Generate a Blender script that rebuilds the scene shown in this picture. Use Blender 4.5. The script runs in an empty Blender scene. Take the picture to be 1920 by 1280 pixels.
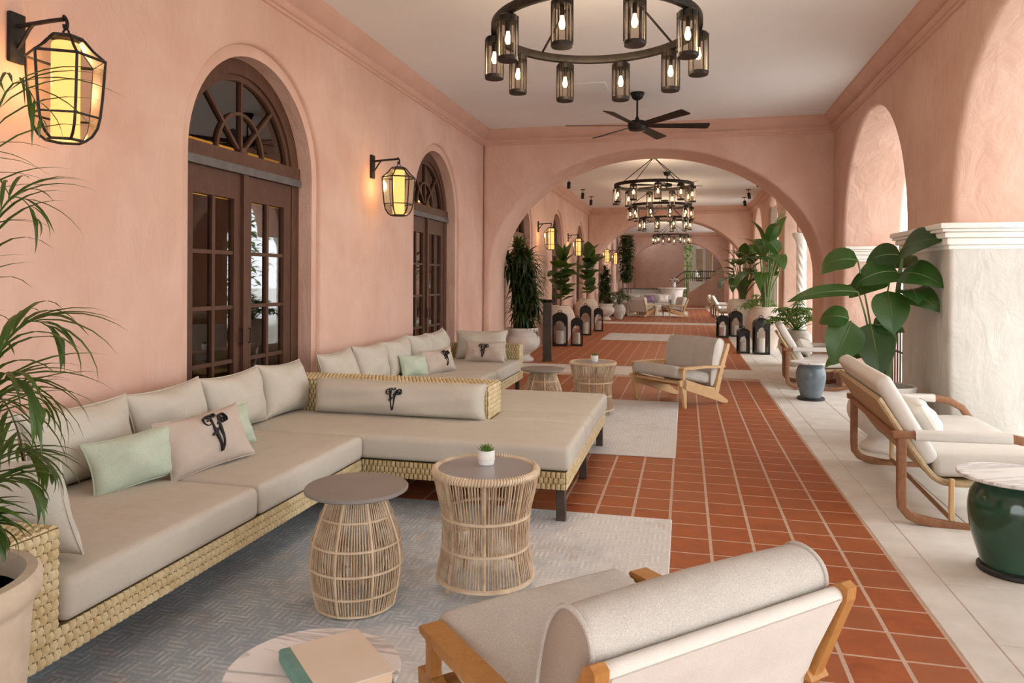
import bpy, bmesh, math, random
from mathutils import Vector, Matrix
from math import sin, cos, pi, radians, sqrt, atan2
RND = random.Random(11)
SC = bpy.context.scene
COL = SC.collection

# ------------------------------------------------------------------ camera
F_PX, VPX, HORIZON = 1360.0, 325.0, 522.5
yaw = math.atan(VPX / F_PX); roll = radians(.3)
fw = Vector((-sin(yaw), cos(yaw), 0)); r0 = Vector((cos(yaw), sin(yaw), 0)); up0 = Vector((0, 0, 1))
rt = cos(roll) * r0 + sin(roll) * up0; up = -sin(roll) * r0 + cos(roll) * up0
cd = bpy.data.cameras.new('camera'); cam = bpy.data.objects.new('camera', cd); COL.objects.link(cam)
cam.matrix_world = Matrix(((rt.x, up.x, -fw.x, 0), (rt.y, up.y, -fw.y, 0), (rt.z, up.z, -fw.z, 1.45), (0, 0, 0, 1)))
cd.sensor_width = 36; cd.lens = F_PX / 1920 * 36; cd.shift_y = (HORIZON - 640) / 1920; cd.clip_end = 300; cd.clip_start = .05
SC.camera = cam
# ------------------------------------------------------------------ light
SC.view_settings.view_transform = 'Standard'; SC.view_settings.look = 'None'
SC.view_settings.gamma = 1; SC.view_settings.use_curve_mapping = False
SC.view_settings.exposure = .76
SC.cycles.max_bounces = 5; SC.cycles.diffuse_bounces = 4; SC.cycles.glossy_bounces = 2; SC.cycles.transmission_bounces = 2; SC.cycles.transparent_max_bounces = 10
SC.cycles.caustics_reflective = False; SC.cycles.caustics_refractive = False
w = bpy.data.worlds.new('overcast_sky'); SC.world = w; w.use_nodes = True
bg = w.node_tree.nodes['Background']; bg.inputs[0].default_value = (.96, .98, 1.0, 1); bg.inputs[1].default_value = 3.0

# ------------------------------------------------------------------ materials
def _new(name):
    m = bpy.data.materials.new(name); m.use_nodes = True
    nt = m.node_tree; b = nt.nodes['Principled BSDF']
    return m, nt, b
def _n(nt, t, **kw):
    n = nt.nodes.new(t)
    for k, v in kw.items():
        if hasattr(n, k): setattr(n, k, v)
        else: n.inputs[k.replace('_', ' ')].default_value = v
    return n
def _math(nt, op, a, b=None, c=None):
    n = nt.nodes.new('ShaderNodeMath'); n.operation = op
    for i, x in enumerate((a, b, c)):
        if x is None: continue
        if isinstance(x, (int, float)): n.inputs[i].default_value = x
        else: nt.links.new(x, n.inputs[i])
    return n.outputs[0]
def _mix(nt, fac, a, b):
    n = nt.nodes.new('ShaderNodeMix'); n.data_type = 'RGBA'
    for s, x in ((n.inputs['Factor'], fac), (n.inputs['A'], a), (n.inputs['B'], b)):
        if isinstance(x, (int, float)): s.default_value = x
        elif isinstance(x, tuple): s.default_value = (*x, 1) if len(x) == 3 else x
        else: nt.links.new(x, s)
    return n.outputs['Result']
def _coord(nt, scale=(1, 1, 1), kind='Object'):
    tc = nt.nodes.new('ShaderNodeTexCoord'); mp = nt.nodes.new('ShaderNodeMapping')
    mp.inputs['Scale'].default_value = scale; nt.links.new(tc.outputs[kind], mp.inputs['Vector'])
    return mp.outputs[0]
def _noise(nt, vec, scale, detail=4, rough=.55, dist=0):
    n = _n(nt, 'ShaderNodeTexNoise'); n.inputs['Scale'].default_value = scale; n.inputs['Detail'].default_value = detail
    n.inputs['Roughness'].default_value = rough; n.inputs['Distortion'].default_value = dist
    nt.links.new(vec, n.inputs['Vector']); return n.outputs['Fac']
def _ramp(nt, fac, lo, hi):
    n = _n(nt, 'ShaderNodeMapRange'); n.inputs['From Min'].default_value = lo; n.inputs['From Max'].default_value = hi
    nt.links.new(fac, n.inputs['Value']); return n.outputs[0]
def _bump(nt, b, h, strength, dist=.01):
    n = _n(nt, 'ShaderNodeBump'); n.inputs['Strength'].default_value = strength; n.inputs['Distance'].default_value = dist
    nt.links.new(h, n.inputs['Height']); nt.links.new(n.outputs[0], b.inputs['Normal'])
def mat(name, col, col2=None, nscale=6, rough=.6, metal=0, bump=0, bscale=60, stretch=(1, 1, 1), spec=.5, lo=.35, hi=.65, bd=.01, trans=0):
    m, nt, b = _new(name)
    v = _coord(nt, stretch)
    if col2:
        f = _ramp(nt, _noise(nt, v, nscale), lo, hi); nt.links.new(_mix(nt, f, col, col2), b.inputs['Base Color'])
    else: b.inputs['Base Color'].default_value = (*col, 1)
    b.inputs['Roughness'].default_value = rough; b.inputs['Metallic'].default_value = metal
    b.inputs['Specular IOR Level'].default_value = spec
    if bump: _bump(nt, b, _noise(nt, v, bscale, 5), bump, bd)
    return m
def fabric(name, c1, c2, bump=.25, k=420):
    m, nt, b = _new(name); v = _coord(nt)
    weave = _noise(nt, v, k, 1, .5); big = _noise(nt, v, 8, 2, .5)
    f = _math(nt, 'ADD', _math(nt, 'MULTIPLY', weave, .75), _math(nt, 'MULTIPLY', big, .35))
    nt.links.new(_mix(nt, _ramp(nt, f, .35, .75), c1, c2), b.inputs['Base Color'])
    b.inputs['Roughness'].default_value = .92; b.inputs['Specular IOR Level'].default_value = .2
    _bump(nt, b, _math(nt, 'ADD', _math(nt, 'MULTIPLY', weave, .10), big), bump * 1.6, .02)
    return m
def emit(name, col, s):
    m, nt, b = _new(name)
    b.inputs['Base Color'].default_value = (col[0] * .15, col[1] * .15, col[2] * .15, 1); b.inputs['Emission Color'].default_value = (*col, 1); b.inputs['Emission Strength'].default_value = s
    return m
def glass(name, tint=(.92, .93, .93), refl=.12, rough=.03, ior=1.5):
    m = bpy.data.materials.new(name); m.use_nodes = True; nt = m.node_tree; nt.nodes.clear()
    o = nt.nodes.new('ShaderNodeOutputMaterial'); mx = nt.nodes.new('ShaderNodeMixShader')
    t = nt.nodes.new('ShaderNodeBsdfTransparent'); g = nt.nodes.new('ShaderNodeBsdfGlossy')
    t.inputs[0].default_value = (*tint, 1); g.inputs['Roughness'].default_value = rough
    fr = nt.nodes.new('ShaderNodeFresnel'); fr.inputs[0].default_value = ior
    nt.links.new(_math(nt, 'ADD', fr.outputs[0], refl), mx.inputs[0])
    nt.links.new(t.outputs[0], mx.inputs[1]); nt.links.new(g.outputs[0], mx.inputs[2]); nt.links.new(mx.outputs[0], o.inputs[0])
    return m
def stucco(name, c1, c2):
    m, nt, b = _new(name); v = _coord(nt)
    f = _ramp(nt, _noise(nt, v, 1.3, 3, .65, .3), .32, .68)
    nt.links.new(_mix(nt, f, c1, c2), b.inputs['Base Color'])
    b.inputs['Roughness'].default_value = .95; b.inputs['Specular IOR Level'].default_value = .12
    # trowel strokes: noise stretched along a diagonal
    mp = nt.nodes.new('ShaderNodeMapping'); mp.inputs['Rotation'].default_value = (radians(35), radians(25), radians(20)); mp.inputs['Scale'].default_value = (3.4, 3.4, 1.9)
    nt.links.new(v, mp.inputs['Vector'])
    _bump(nt, b, _noise(nt, mp.outputs[0], 1.6, 4, .52, .6), .48, .05)
    return m
def terracotta(name):
    m, nt, b = _new(name); v = _coord(nt, kind='Object')
    oi = _n(nt, 'ShaderNodeObjectInfo'); ge = _n(nt, 'ShaderNodeNewGeometry')
    r = _math(nt, 'FRACT', _math(nt, 'ADD', oi.outputs['Random'], ge.outputs['Random Per Island']))
    gv = _n(nt, 'ShaderNodeMapping'); nt.links.new(ge.outputs['Position'], gv.inputs['Vector'])
    n1 = _noise(nt, gv.outputs[0], 9, 5, .6, .4)
    c = _mix(nt, _ramp(nt, n1, .3, .7), (.30, .072, .020), (.46, .128, .035))
    c = _mix(nt, _math(nt, 'MULTIPLY', r, .55), c, (.36, .13, .055))
    nt.links.new(c, b.inputs['Base Color'])
    nt.links.new(_ramp(nt, n1, -.8, 1.5), b.inputs['Roughness'])
    b.inputs['Specular IOR Level'].default_value = .34
    _bump(nt, b, _noise(nt, gv.outputs[0], 26, 4), .12, .006)
    return m
def rugmat(name, cool, warm, pale, cell=.085):
    m, nt, b = _new(name); v = _coord(nt)
    s = _n(nt, 'ShaderNodeSeparateXYZ'); nt.links.new(v, s.inputs[0])
    X = _math(nt, 'DIVIDE', s.outputs[0], cell); Y = _math(nt, 'DIVIDE', s.outputs[1], cell)
    par = _math(nt, 'MODULO', _math(nt, 'ABSOLUTE', _math(nt, 'ADD', _math(nt, 'FLOOR', X), _math(nt, 'FLOOR', Y))), 2)
    def strip(t): return _math(nt, 'PINGPONG', _math(nt, 'MULTIPLY', t, 3), .5)
    a = strip(X); c = strip(Y)
    st = _math(nt, 'ADD', _math(nt, 'MULTIPLY', a, par), _math(nt, 'MULTIPLY', c, _math(nt, 'SUBTRACT', 1, par)))
    fine = _noise(nt, v, 90, 3, .7); pat = _math(nt, 'MULTIPLY', st, _math(nt, 'MULTIPLY', _ramp(nt, _noise(nt, v, 14, 2, .6), .25, .75), 2.6)); big = _noise(nt, v, 1.7, 4, .65); mid = _noise(nt, v, 3.1, 4, .7, 1.0)
    base = _mix(nt, _ramp(nt, _math(nt, 'ADD', _math(nt, 'MULTIPLY', big, 1.1), _math(nt, 'MULTIPLY', s.outputs[0], .32)), .40, .80), cool, pale)  # random tone plus painted shade: cool towards the sofa, paler rightwards
    base = _mix(nt, _math(nt, 'MULTIPLY', _ramp(nt, mid, .56, .72), .7), base, warm)
    hi = _mix(nt, .55, base, (.88, .87, .84))
    f = _ramp(nt, _math(nt, 'ADD', pat, _math(nt, 'MULTIPLY', fine, 1.2)), .75, 1.55)
    nt.links.new(_mix(nt, f, base, hi), b.inputs['Base Color'])
    b.inputs['Roughness'].default_value = 1; b.inputs['Specular IOR Level'].default_value = .05
    _bump(nt, b, _math(nt, 'ADD', pat, fine), .35, .006)
    return m
def marble(name):
    m, nt, b = _new(name); v = _coord(nt, (1.2, 4.5, 3)); 
    n = _noise(nt, v, 1.7, 6, .6, 1.0); vein = _math(nt, 'ABSOLUTE', _math(nt, 'SUBTRACT', n, .5))
    f = _ramp(nt, vein, .0, .04); c = _mix(nt, f, (.46, .44, .43), (.80, .785, .76))
    nt.links.new(c, b.inputs['Base Color']); b.inputs['Roughness'].default_value = .3
    return m
def wood(name, c1, c2, rough=.4, k=(3, 3, 3)):
    m, nt, b = _new(name); v = _coord(nt, k)
    n = _noise(nt, v, 4, 6, .6, 2.0); g = _noise(nt, _coord(nt, (k[0] * 12, k[1] * 12, k[2])), 3, 4)
    f = _ramp(nt, _math(nt, 'ADD', _math(nt, 'MULTIPLY', n, .6), _math(nt, 'MULTIPLY', g, .4)), .3, .7)
    nt.links.new(_mix(nt, f, c1, c2), b.inputs['Base Color']); b.inputs['Roughness'].default_value = rough; b.inputs['Specular IOR Level'].default_value = .25
    _bump(nt, b, g, .08, .004); return m
def leafmat(name, c1, c2, rough=.4):
    m, nt, b = _new(name); v = _coord(nt, kind='Object')
    oi = _n(nt, 'ShaderNodeObjectInfo'); ge = _n(nt, 'ShaderNodeNewGeometry')
    r = _math(nt, 'FRACT', _math(nt, 'ADD', oi.outputs['Random'], ge.outputs['Random Per Island']))
    f = _math(nt, 'ADD', _math(nt, 'MULTIPLY', r, .6), _math(nt, 'MULTIPLY', _noise(nt, v, 12, 3), .4))
    nt.links.new(_mix(nt, f, c1, c2), b.inputs['Base Color']); b.inputs['Roughness'].default_value = rough
    b.inputs['Transmission Weight'].default_value = 0
    # thin leaf: some light passes through
    tr = nt.nodes.new('ShaderNodeBsdfTranslucent'); mx = nt.nodes.new('ShaderNodeMixShader'); mx.inputs[0].default_value = .22
    nt.links.new(_mix(nt, .5, c2, (.35, .45, .05)), tr.inputs[0])
    o = nt.nodes['Material Output']; nt.links.new(b.outputs[0], mx.inputs[1]); nt.links.new(tr.outputs[0], mx.inputs[2]); nt.links.new(mx.outputs[0], o.inputs[0])
    return m

M = dict(
    pink=stucco('pink_stucco', (.645, .405, .31), (.74, .505, .405)),
    pinkt=mat('pink_trim', (.63, .385, .295), (.69, .43, .335), 3, rough=.85, bump=.1, bscale=30),
    white_stucco=stucco('white_stucco', (.52, .49, .44), (.63, .605, .555)),
    cream=mat('cream_moulding', (.80, .77, .70), (.86, .84, .78), 4, rough=.7, bump=.06, bscale=40),
    ceil=mat('ceiling_paint', (.86, .845, .825), (.88, .865, .845), 2, rough=.9, bump=.04, bscale=25),
    grout=mat('grout', (.56, .40, .30), (.64, .47, .36), 30, rough=.95, bump=.2, bscale=200),
    terra=terracotta('terracotta'),
    stone=mat('pale_limestone', (.69, .655, .59), (.79, .76, .70), 5, rough=.6, bump=.06, bscale=60, spec=.4),
    stonej=mat('stone_joint', (.54, .50, .44), rough=.9),
    outside=mat('terrace_paving', (.66, .64, .61), (.72, .70, .67), 2, rough=.9),
    door=wood('door_wood', (.075, .034, .020), (.135, .064, .038), .6, (2, 2, 1)),
    doorgrey=mat('transom_grey', (.09, .08, .075), (.13, .115, .105), 8, rough=.6),
    pane=glass('door_pane', (.75, .72, .66), .16, .015),
    room=mat('inner_room_ochre', (.38, .23, .06), (.50, .31, .09), 1.5, rough=.9),
    roomf=mat('inner_room_floor', (.10, .055, .03), rough=.7),
    black=mat('black_iron', (.012, .011, .011), (.03, .026, .024), 20, rough=.5, metal=.6, bump=.1, bscale=60),
    bronze=mat('dark_bronze', (.016, .012, .009), (.034, .025, .018), 14, rough=.5, metal=.5, bump=.12, bscale=70),
    smoke=glass('ribbed_smoke_glass', (.86, .80, .74), .0, .2, 1.3),
    sglass=glass('seeded_sconce_glass', (.86, .81, .74), .0, .35, 1.12),
    cglass=glass('clear_lantern_glass', (.97, .97, .97), .0, .02, 1.3),
    candleglow=emit('glowing_sconce_tube', (1.0, .50, .15), 1.15),
    bulb=emit('filament_bulb', (1.0, .70, .34), 5),
    wax=mat('ivory_wax', (.90, .82, .70), (.93, .87, .77), 8, rough=.5),
    linen=fabric('taupe_outdoor_fabric', (.53, .49, .415), (.61, .565, .485)),
    linen2=fabric('light_linen_cushion', (.52, .485, .41), (.62, .58, .50)),
    white_f=fabric('offwhite_canvas', (.66, .62, .56), (.76, .72, .66)),
    grey_f=fabric('oatmeal_tweed', (.44, .41, .365), (.62, .585, .53), .35, 300),
    gusset=fabric('shaded_gusset', (.33, .265, .21), (.40, .33, .265)),  # shade on the cushion ends put into a darker colour
    pinkf=fabric('blush_pillow', (.50, .42, .35), (.58, .50, .43)),
    green_f=fabric('pale_green_pillow', (.43, .52, .40), (.58, .65, .53), .3, 260),
    embroid=mat('black_embroidery', (.012, .011, .013), rough=.8, bump=.3, bscale=300),
    wicker=mat('blond_wicker', (.58, .44, .22), (.74, .62, .38), 18, rough=.6, bump=.3, bscale=120),
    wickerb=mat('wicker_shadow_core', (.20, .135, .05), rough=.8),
    rattan=mat('natural_rattan', (.40, .27, .16), (.60, .45, .30), 16, rough=.5, bump=.1, bscale=90),
    rattan2=mat('pale_rattan_band', (.56, .42, .27), (.68, .54, .38), 16, rough=.5, bump=.1, bscale=90),
    tabletop=mat('taupe_table_top', (.22, .20, .18), (.25, .225, .205), 5, rough=.45),
    tabletop2=mat('grey_glass_top', (.30, .29, .285), (.33, .32, .31), 5, rough=.28),
    leg=mat('dark_brown_leg', (.055, .038, .028), (.085, .058, .042), 12, rough=.5),
    marble=marble('white_marble'),
    teak=wood('honey_teak', (.36, .155, .04), (.50, .245, .075), .4),
    blond=wood('blond_oak', (.58, .36, .16), (.72, .49, .26), .45),
    walnut=wood('brown_rocker_wood', (.22, .095, .045), (.34, .165, .085), .42),
    shell=mat('woven_rush_shell', (.42, .285, .15), (.56, .41, .23), 30, rough=.7, bump=.5, bscale=90, stretch=(1, 6, 1)),
    greenc=mat('dark_green_glaze', (.012, .05, .028), (.022, .085, .048), 3, rough=.12, spec=.6),
    bluec=mat('blue_grey_glaze', (.115, .15, .175), (.20, .24, .26), 4, rough=.22),
    blackc=mat('black_foot', (.01, .01, .01), rough=.5),
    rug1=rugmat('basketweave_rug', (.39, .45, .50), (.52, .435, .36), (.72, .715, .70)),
    rug2=rugmat('pale_basketweave_rug', (.58, .59, .59), (.56, .53, .49), (.74, .735, .72)),
    rug3=mat('white_rug', (.70, .68, .66), (.55, .56, .58), 3, rough=1, bump=.2),
    pot=mat('sand_terracotta_pot', (.54, .43, .31), (.65, .54, .42), 7, rough=.85, bump=.35, bscale=30),
    potw=mat('white_wash_pot', (.68, .63, .57), (.78, .74, .68), 6, rough=.8, bump=.2, bscale=30),
    potb=mat('blush_clay_pot', (.58, .46, .38), (.68, .57, .49), 6, rough=.85, bump=.25, bscale=30),
    soil=mat('potting_soil', (.02, .014, .01), (.05, .035, .024), 40, rough=1, bump=.8, bscale=80),
    palm=leafmat('palm_green', (.016, .045, .009), (.075, .16, .022), .42),
    banana=leafmat('banana_green', (.009, .034, .013), (.036, .115, .024), .24),
    fiddle=leafmat('fiddle_green', (.012, .04, .012), (.04, .12, .022), .3),
    drac=leafmat('dracaena_green', (.008, .022, .007), (.032, .06, .015), .45),
    bright=leafmat('fresh_green', (.05, .14, .02), (.14, .28, .04), .45),
    stem=mat('green_stem', (.09, .14, .04), (.16, .21, .07), 10, rough=.5),
    bark=mat('plant_bark', (.12, .08, .05), (.20, .14, .09), 20, rough=.9, bump=.4, bscale=50),
    curtain=mat('sheer_white_curtain', (.88, .88, .87), rough=.9),
    teal=mat('teal_book_cloth', (.12, .25, .21), (.15, .29, .245), 30, rough=.8, bump=.2, bscale=400),
    bookc=mat('cream_book_cover', (.66, .55, .42), (.70, .60, .48), 5, rough=.6),
    pages=mat('paper_pages', (.66, .50, .34), (.74, .60, .44), 120, rough=.9, stretch=(.02, .02, 8)),
    ceramic=mat('white_ceramic', (.80, .78, .75), (.86, .84, .82), 12, rough=.35, bump=.1, bscale=40),
    flower=mat('pink_white_petals', (.80, .55, .50), (.85, .80, .74), 30, rough=.7),
    oak=wood('light_oak_drum', (.46, .30, .13), (.58, .41, .21), .5),
    greyf=fabric('grey_sofa_fabric', (.42, .39, .36), (.54, .51, .47)),
    purple=fabric('mauve_pillow', (.20, .12, .20), (.30, .20, .28)),
    umber=mat('umber_cloth', (.17, .11, .08), (.22, .15, .11), 6, rough=.9),
)
# ------------------------------------------------------------------ mesh helpers
class MB:
    def __init__(s): s.v = []; s.f = []
    def add(s, vs, fs, T=None):
        o = len(s.v)
        s.v += [tuple(T @ Vector(p)) if T else tuple(p) for p in vs]; s.f += [tuple(i + o for i in f) for f in fs]; return s
    def box(s, c, d, T=None):
        x, y, z = c; a, b, e = d[0] / 2, d[1] / 2, d[2] / 2
        vs = [(x + i * a, y + j * b, z + k * e) for i in (-1, 1) for j in (-1, 1) for k in (-1, 1)]
        return s.add(vs, [(0, 1, 3, 2), (4, 6, 7, 5), (0, 4, 5, 1), (2, 3, 7, 6), (0, 2, 6, 4), (1, 5, 7, 3)], T)
    def bx(s, x0, x1, y0, y1, z0, z1, T=None): return s.box(((x0 + x1) / 2, (y0 + y1) / 2, (z0 + z1) / 2), (x1 - x0, y1 - y0, z1 - z0), T)
    def rbox(s, c, d, r, seg=3, T=None, sub=0, fn=None):
        bm = bmesh.new(); bmesh.ops.create_cube(bm, size=1)
        bmesh.ops.scale(bm, vec=d, verts=bm.verts)
        ed = [e for e in bm.edges if len(e.link_faces) == 2 and e.calc_face_angle(0) > 1]
        bmesh.ops.bevel(bm, geom=ed, offset=min(r, min(d) * .49), segments=seg, profile=.5, affect='EDGES', clamp_overlap=False)
        for ax in range(2) if sub else ():
            for k in range(1, 2 * sub):
                no = Vector((ax == 0, ax == 1, 0)); bmesh.ops.bisect_plane(bm, geom=bm.verts[:] + bm.edges[:] + bm.faces[:], plane_co=no * (d[ax] * (k / (2 * sub) - .5)), plane_no=no)
        bm.verts.index_update()
        vs = [v.co.copy() for v in bm.verts]
        if fn: vs = [fn(p) for p in vs]
        vs = [p + Vector(c) for p in vs]
        fs = [[v.index for v in f.verts] for f in bm.faces]; bm.free()
        return s.add(vs, fs, T)
    def tube(s, pts, r, n=8, closed=False, prof=None, upv=None, T=None, caps=True):
        pts = [Vector(p) for p in pts]; m = len(pts)
        rs = r if isinstance(r, (list, tuple)) else [r] * m
        prof = prof or [(cos(2 * pi * k / n), sin(2 * pi * k / n)) for k in range(n)]; n = len(prof)
        def tg(i):
            a = pts[(i - 1) % m] if (closed or i > 0) else pts[i]; b = pts[(i + 1) % m] if (closed or i < m - 1) else pts[i]
            d = b - a; return d.normalized() if d.length > 1e-9 else Vector((0, 0, 1))
        t = tg(0); u = Vector(upv) if upv else (Vector((0, 0, 1)) if abs(t.z) < .9 else Vector((1, 0, 0)))
        u = (u - u.dot(t) * t).normalized(); vs = []; fs = []
        for i in range(m):
            t = tg(i)
            if upv: u = Vector(upv)
            u = (u - u.dot(t) * t).normalized(); b = t.cross(u)
            vs += [pts[i] + rs[i] * (a * u + c * b) for a, c in prof]
        for i in range(m if closed else m - 1):
            j = (i + 1) % m
            fs += [(i * n + k, i * n + (k + 1) % n, j * n + (k + 1) % n, j * n + k) for k in range(n)]
        if not closed and caps: fs += [tuple(range(n))[::-1], tuple((m - 1) * n + k for k in range(n))]
        return s.add(vs, fs, T)
    def lathe(s, prof, n=32, c=(0, 0, 0), T=None, flute=0):
        vs = []; fs = []; m = len(prof)
        for r, z in prof:
            for k in range(n):
                q = r * (1 + (flute if k % 2 else 0)); vs.append((c[0] + q * cos(2 * pi * k / n), c[1] + q * sin(2 * pi * k / n), c[2] + z))
        for i in range(m - 1): fs += [(i * n + k, i * n + (k + 1) % n, (i + 1) * n + (k + 1) % n, (i + 1) * n + k) for k in range(n)]
        if prof[0][0] > 1e-4: fs.append(tuple(range(n))[::-1])
        if prof[-1][0] > 1e-4: fs.append(tuple((m - 1) * n + k for k in range(n)))
        return s.add(vs, fs, T)
    def prism(s, poly, a, b, ax='x', T=None):
        mp = {'x': lambda p, t: (t, p[0], p[1]), 'y': lambda p, t: (p[0], t, p[1]), 'z': lambda p, t: (p[0], p[1], t)}[ax]; n = len(poly)
        vs = [mp(p, a) for p in poly] + [mp(p, b) for p in poly]
        return s.add(vs, [tuple(range(n))[::-1], tuple(range(n, 2 * n))] + [(k, (k + 1) % n, n + (k + 1) % n, n + k) for k in range(n)], T)
    def mesh(s, name, m, smooth=True, ang=38, fix=True):
        me = bpy.data.meshes.new(name); me.from_pydata(s.v, [], s.f); me.validate()
        if fix:
            bm = bmesh.new(); bm.from_mesh(me); bmesh.ops.recalc_face_normals(bm, faces=bm.faces); bm.to_mesh(me); bm.free()
        if smooth:
            me.polygons.foreach_set('use_smooth', [True] * len(me.polygons)); me.set_sharp_from_angle(angle=radians(ang))
        me.materials.append(M[m] if isinstance(m, str) else m); me.update(); return me
    def build(s, name, m, parent=None, smooth=True, ang=38, kind=None, loc=None, label=None, fix=True):
        return link(name, s.mesh(name, m, smooth, ang, fix), parent, loc, kind, label)
def link(name, me, parent=None, loc=None, kind=None, label=None, mw=None):
    o = bpy.data.objects.new(name, me); COL.objects.link(o)
    if parent: o.parent = parent
    if loc: o.location = loc
    if mw: o.matrix_basis = mw
    if kind: o['kind'] = kind
    if label: o['label'] = label
    return o
def tag(o, label, cat, group=None):
    o['label'] = label; o['category'] = cat
    if group: o['group'] = group
    return o
def thing(name, label, cat, loc=(0, 0, 0), rz=0, group=None):
    o = bpy.data.objects.new(name, None); COL.objects.link(o); o.location = loc; o.rotation_euler = (0, 0, rz); o.empty_display_size = .1
    return tag(o, label, cat, group)
def copy_tree(o, parent=None):
    c = o.copy(); COL.objects.link(c); c.parent = parent
    for ch in list(o.children): copy_tree(ch, c)
    return c
def dup(o, loc, rz=0, label=None, group=None, scale=None):
    c = copy_tree(o); c.location = loc; c.rotation_euler = (0, 0, rz)
    if label: c['label'] = label
    if group: c['group'] = group
    if scale: c.scale = (scale,) * 3
    return c
def struct(o): o['kind'] = 'structure'; return o
def frame_from(base, d, nrm):
    d = Vector(d).normalized(); nrm = Vector(nrm); x = d.cross(nrm)
    x = x.normalized() if x.length > 1e-5 else Vector((1, 0, 0)); z = x.cross(d)
    return Matrix(((x.x, d.x, z.x, base[0]), (x.y, d.y, z.y, base[1]), (x.z, d.z, z.z, base[2]), (0, 0, 0, 1)))
def bez(p, n=10):
    p = [Vector(q) for q in p]; out = []
    for i in range(n + 1):
        t = i / n; q = p[:]
        while len(q) > 1: q = [q[k].lerp(q[k + 1], t) for k in range(len(q) - 1)]
        out.append(q[0])
    return out
RECT = lambda a, b: [(a, b), (-a, b), (-a, -b), (a, -b)]
def RRECT(a, b, r):
    o = []
    for sx, sy, a0 in ((1, 1, 0), (-1, 1, 90), (-1, -1, 180), (1, -1, 270)):
        for k in (0, 45, 90): o.append((sx * (a - r) + r * cos(radians(a0 + k)), sy * (b - r) + r * sin(radians(a0 + k))))
    return o

# ------------------------------------------------------------------ room shell
XL, XR, ZC = -3.15, 2.05, 3.8
def arch_wall(name, length, openings, H, T, mp, m, bevel=.03, samples=40):
    """wall along s (0..), openings (centre, half width, spring, rise, base); mp(s, t, z) -> world"""
    bm = bmesh.new(); cache = {}
    def V(s, t, z):
        k = (round(s, 4), round(t, 4), round(z, 4))
        if k not in cache: cache[k] = bm.verts.new(mp(s, t, z))
        return cache[k]
    s0, s1 = length; ops = sorted(openings)
    edges = [(s0, None, 0)] + [e for o in ops for e in ((o[0] - o[1], o, 0), (o[0] + o[1], o, 1))] + [(s1, None, 0)]
    for i in range(0, len(edges), 2):
        a, oa, _ = edges[i]; b, ob, _ = edges[i + 1]
        zb = 0
        if oa and ob and b - a < .25: zb = oa[2]
        for t, rev in ((0, False), (T, True)):
            p = [(a, zb), (b, zb)]
            if ob and ob[2] > zb: p.append((b, ob[2]))
            p += [(b, H), (a, H)]
            if oa and oa[2] > zb: p.append((a, oa[2]))
            vs = [V(x, t, z) for x, z in p]
            bm.faces.new(vs[::-1] if rev else vs)
        if zb: bm.faces.new([V(a, 0, zb), V(a, T, zb), V(b, T, zb), V(b, 0, zb)])
        for x, o in ((a, oa), (b, ob)):
            top = o[2] if o else H
            if top > zb: bm.faces.new([V(x, 0, zb), V(x, T, zb), V(x, T, top), V(x, 0, top)])
    for c, hw, sp, rise, *_ in ops:
        ang = [pi - pi * k / samples for k in range(samples + 1)]
        pt = [(c + hw * cos(q), sp + rise * sin(q)) for q in ang]
        for (xa, za), (xb, zb) in zip(pt, pt[1:]):
            for t in (0, T): bm.faces.new([V(xa, t, za), V(xb, t, zb), V(xb, t, H), V(xa, t, H)])
            bm.faces.new([V(xa, 0, za), V(xb, 0, zb), V(xb, T, zb), V(xa, T, za)])
    bmesh.ops.recalc_face_normals(bm, faces=bm.faces)
    if bevel:
        ed = [e for e in bm.edges if len(e.link_faces) == 2 and e.calc_face_angle(0) > 1.2]
        bmesh.ops.bevel(bm, geom=ed, offset=bevel, segments=3, profile=.5, affect='EDGES', clamp_overlap=True)
    me = bpy.data.meshes.new(name); bm.to_mesh(me); bm.free()
    me.polygons.foreach_set('use_smooth', [True] * len(me.polygons)); me.set_sharp_from_angle(angle=radians(32))
    me.materials.append(M[m]); return struct(link(name, me))
DOORS = [.89, 4.97, 9.05, 14.2, 18.28, 22.36, 28.0, 32.5, 36.0]
wall_left = arch_wall('wall_left', (-4, 52), [(y, .9, 2.3, .9) for y in DOORS], 3.95, .12, lambda s, t, z: (XL - t, s, z), 'pink')
wall_right = arch_wall('wall_right', (-4, 11.15), [(y, 1.42, 1.98, 1.44) for y in (.89, 4.97, 9.05)], 3.95, .72, lambda s, t, z: (XR + t, s, z), 'pink', .05)
arch_wall('wall_right_middle', (12.15, 24.0), [(13.55, .95, 2.35, .95), (15.6, .95, 2.35, .95), (18.75, 1.35, 2.2, 1.35), (22.3, 1.35, 2.2, 1.35)], 3.95, .6, lambda s, t, z: (XR + t, s, z), 'pink', .04)
arch_wall('wall_right_far', (25.0, 38.0), [(28, 1.35, 2.2, 1.35), (31.6, 1.35, 2.2, 1.35), (35.2, 1.35, 2.2, 1.35)], 3.95, .6, lambda s, t, z: (XR + t, s, z), 'pink', .04)
for nm, ya, yb in (('wall_cross_near', 11.15, 12.15), ('wall_cross_middle', 24.0, 25.0), ('wall_cross_far', 37.6, 38.4)):
    arch_wall(nm, (XL, XR + .7), [(-.55, 2.48, 1.53, 1.90)], 3.95, yb - ya, lambda s, t, z, ya=ya: (s, ya + t, z), 'pink', .05, 56)
struct(MB().bx(XL - .1, XR + .72, -4, 38.5, ZC, ZC + .15).build('ceiling', 'ceil', smooth=False))
struct(MB().bx(XL - .1, XR + .72, 38.3, 54, 4.6, 4.75).build('ceiling_hall', 'ceil', smooth=False))  # added stretch past the back wall shades the doorway view
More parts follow.
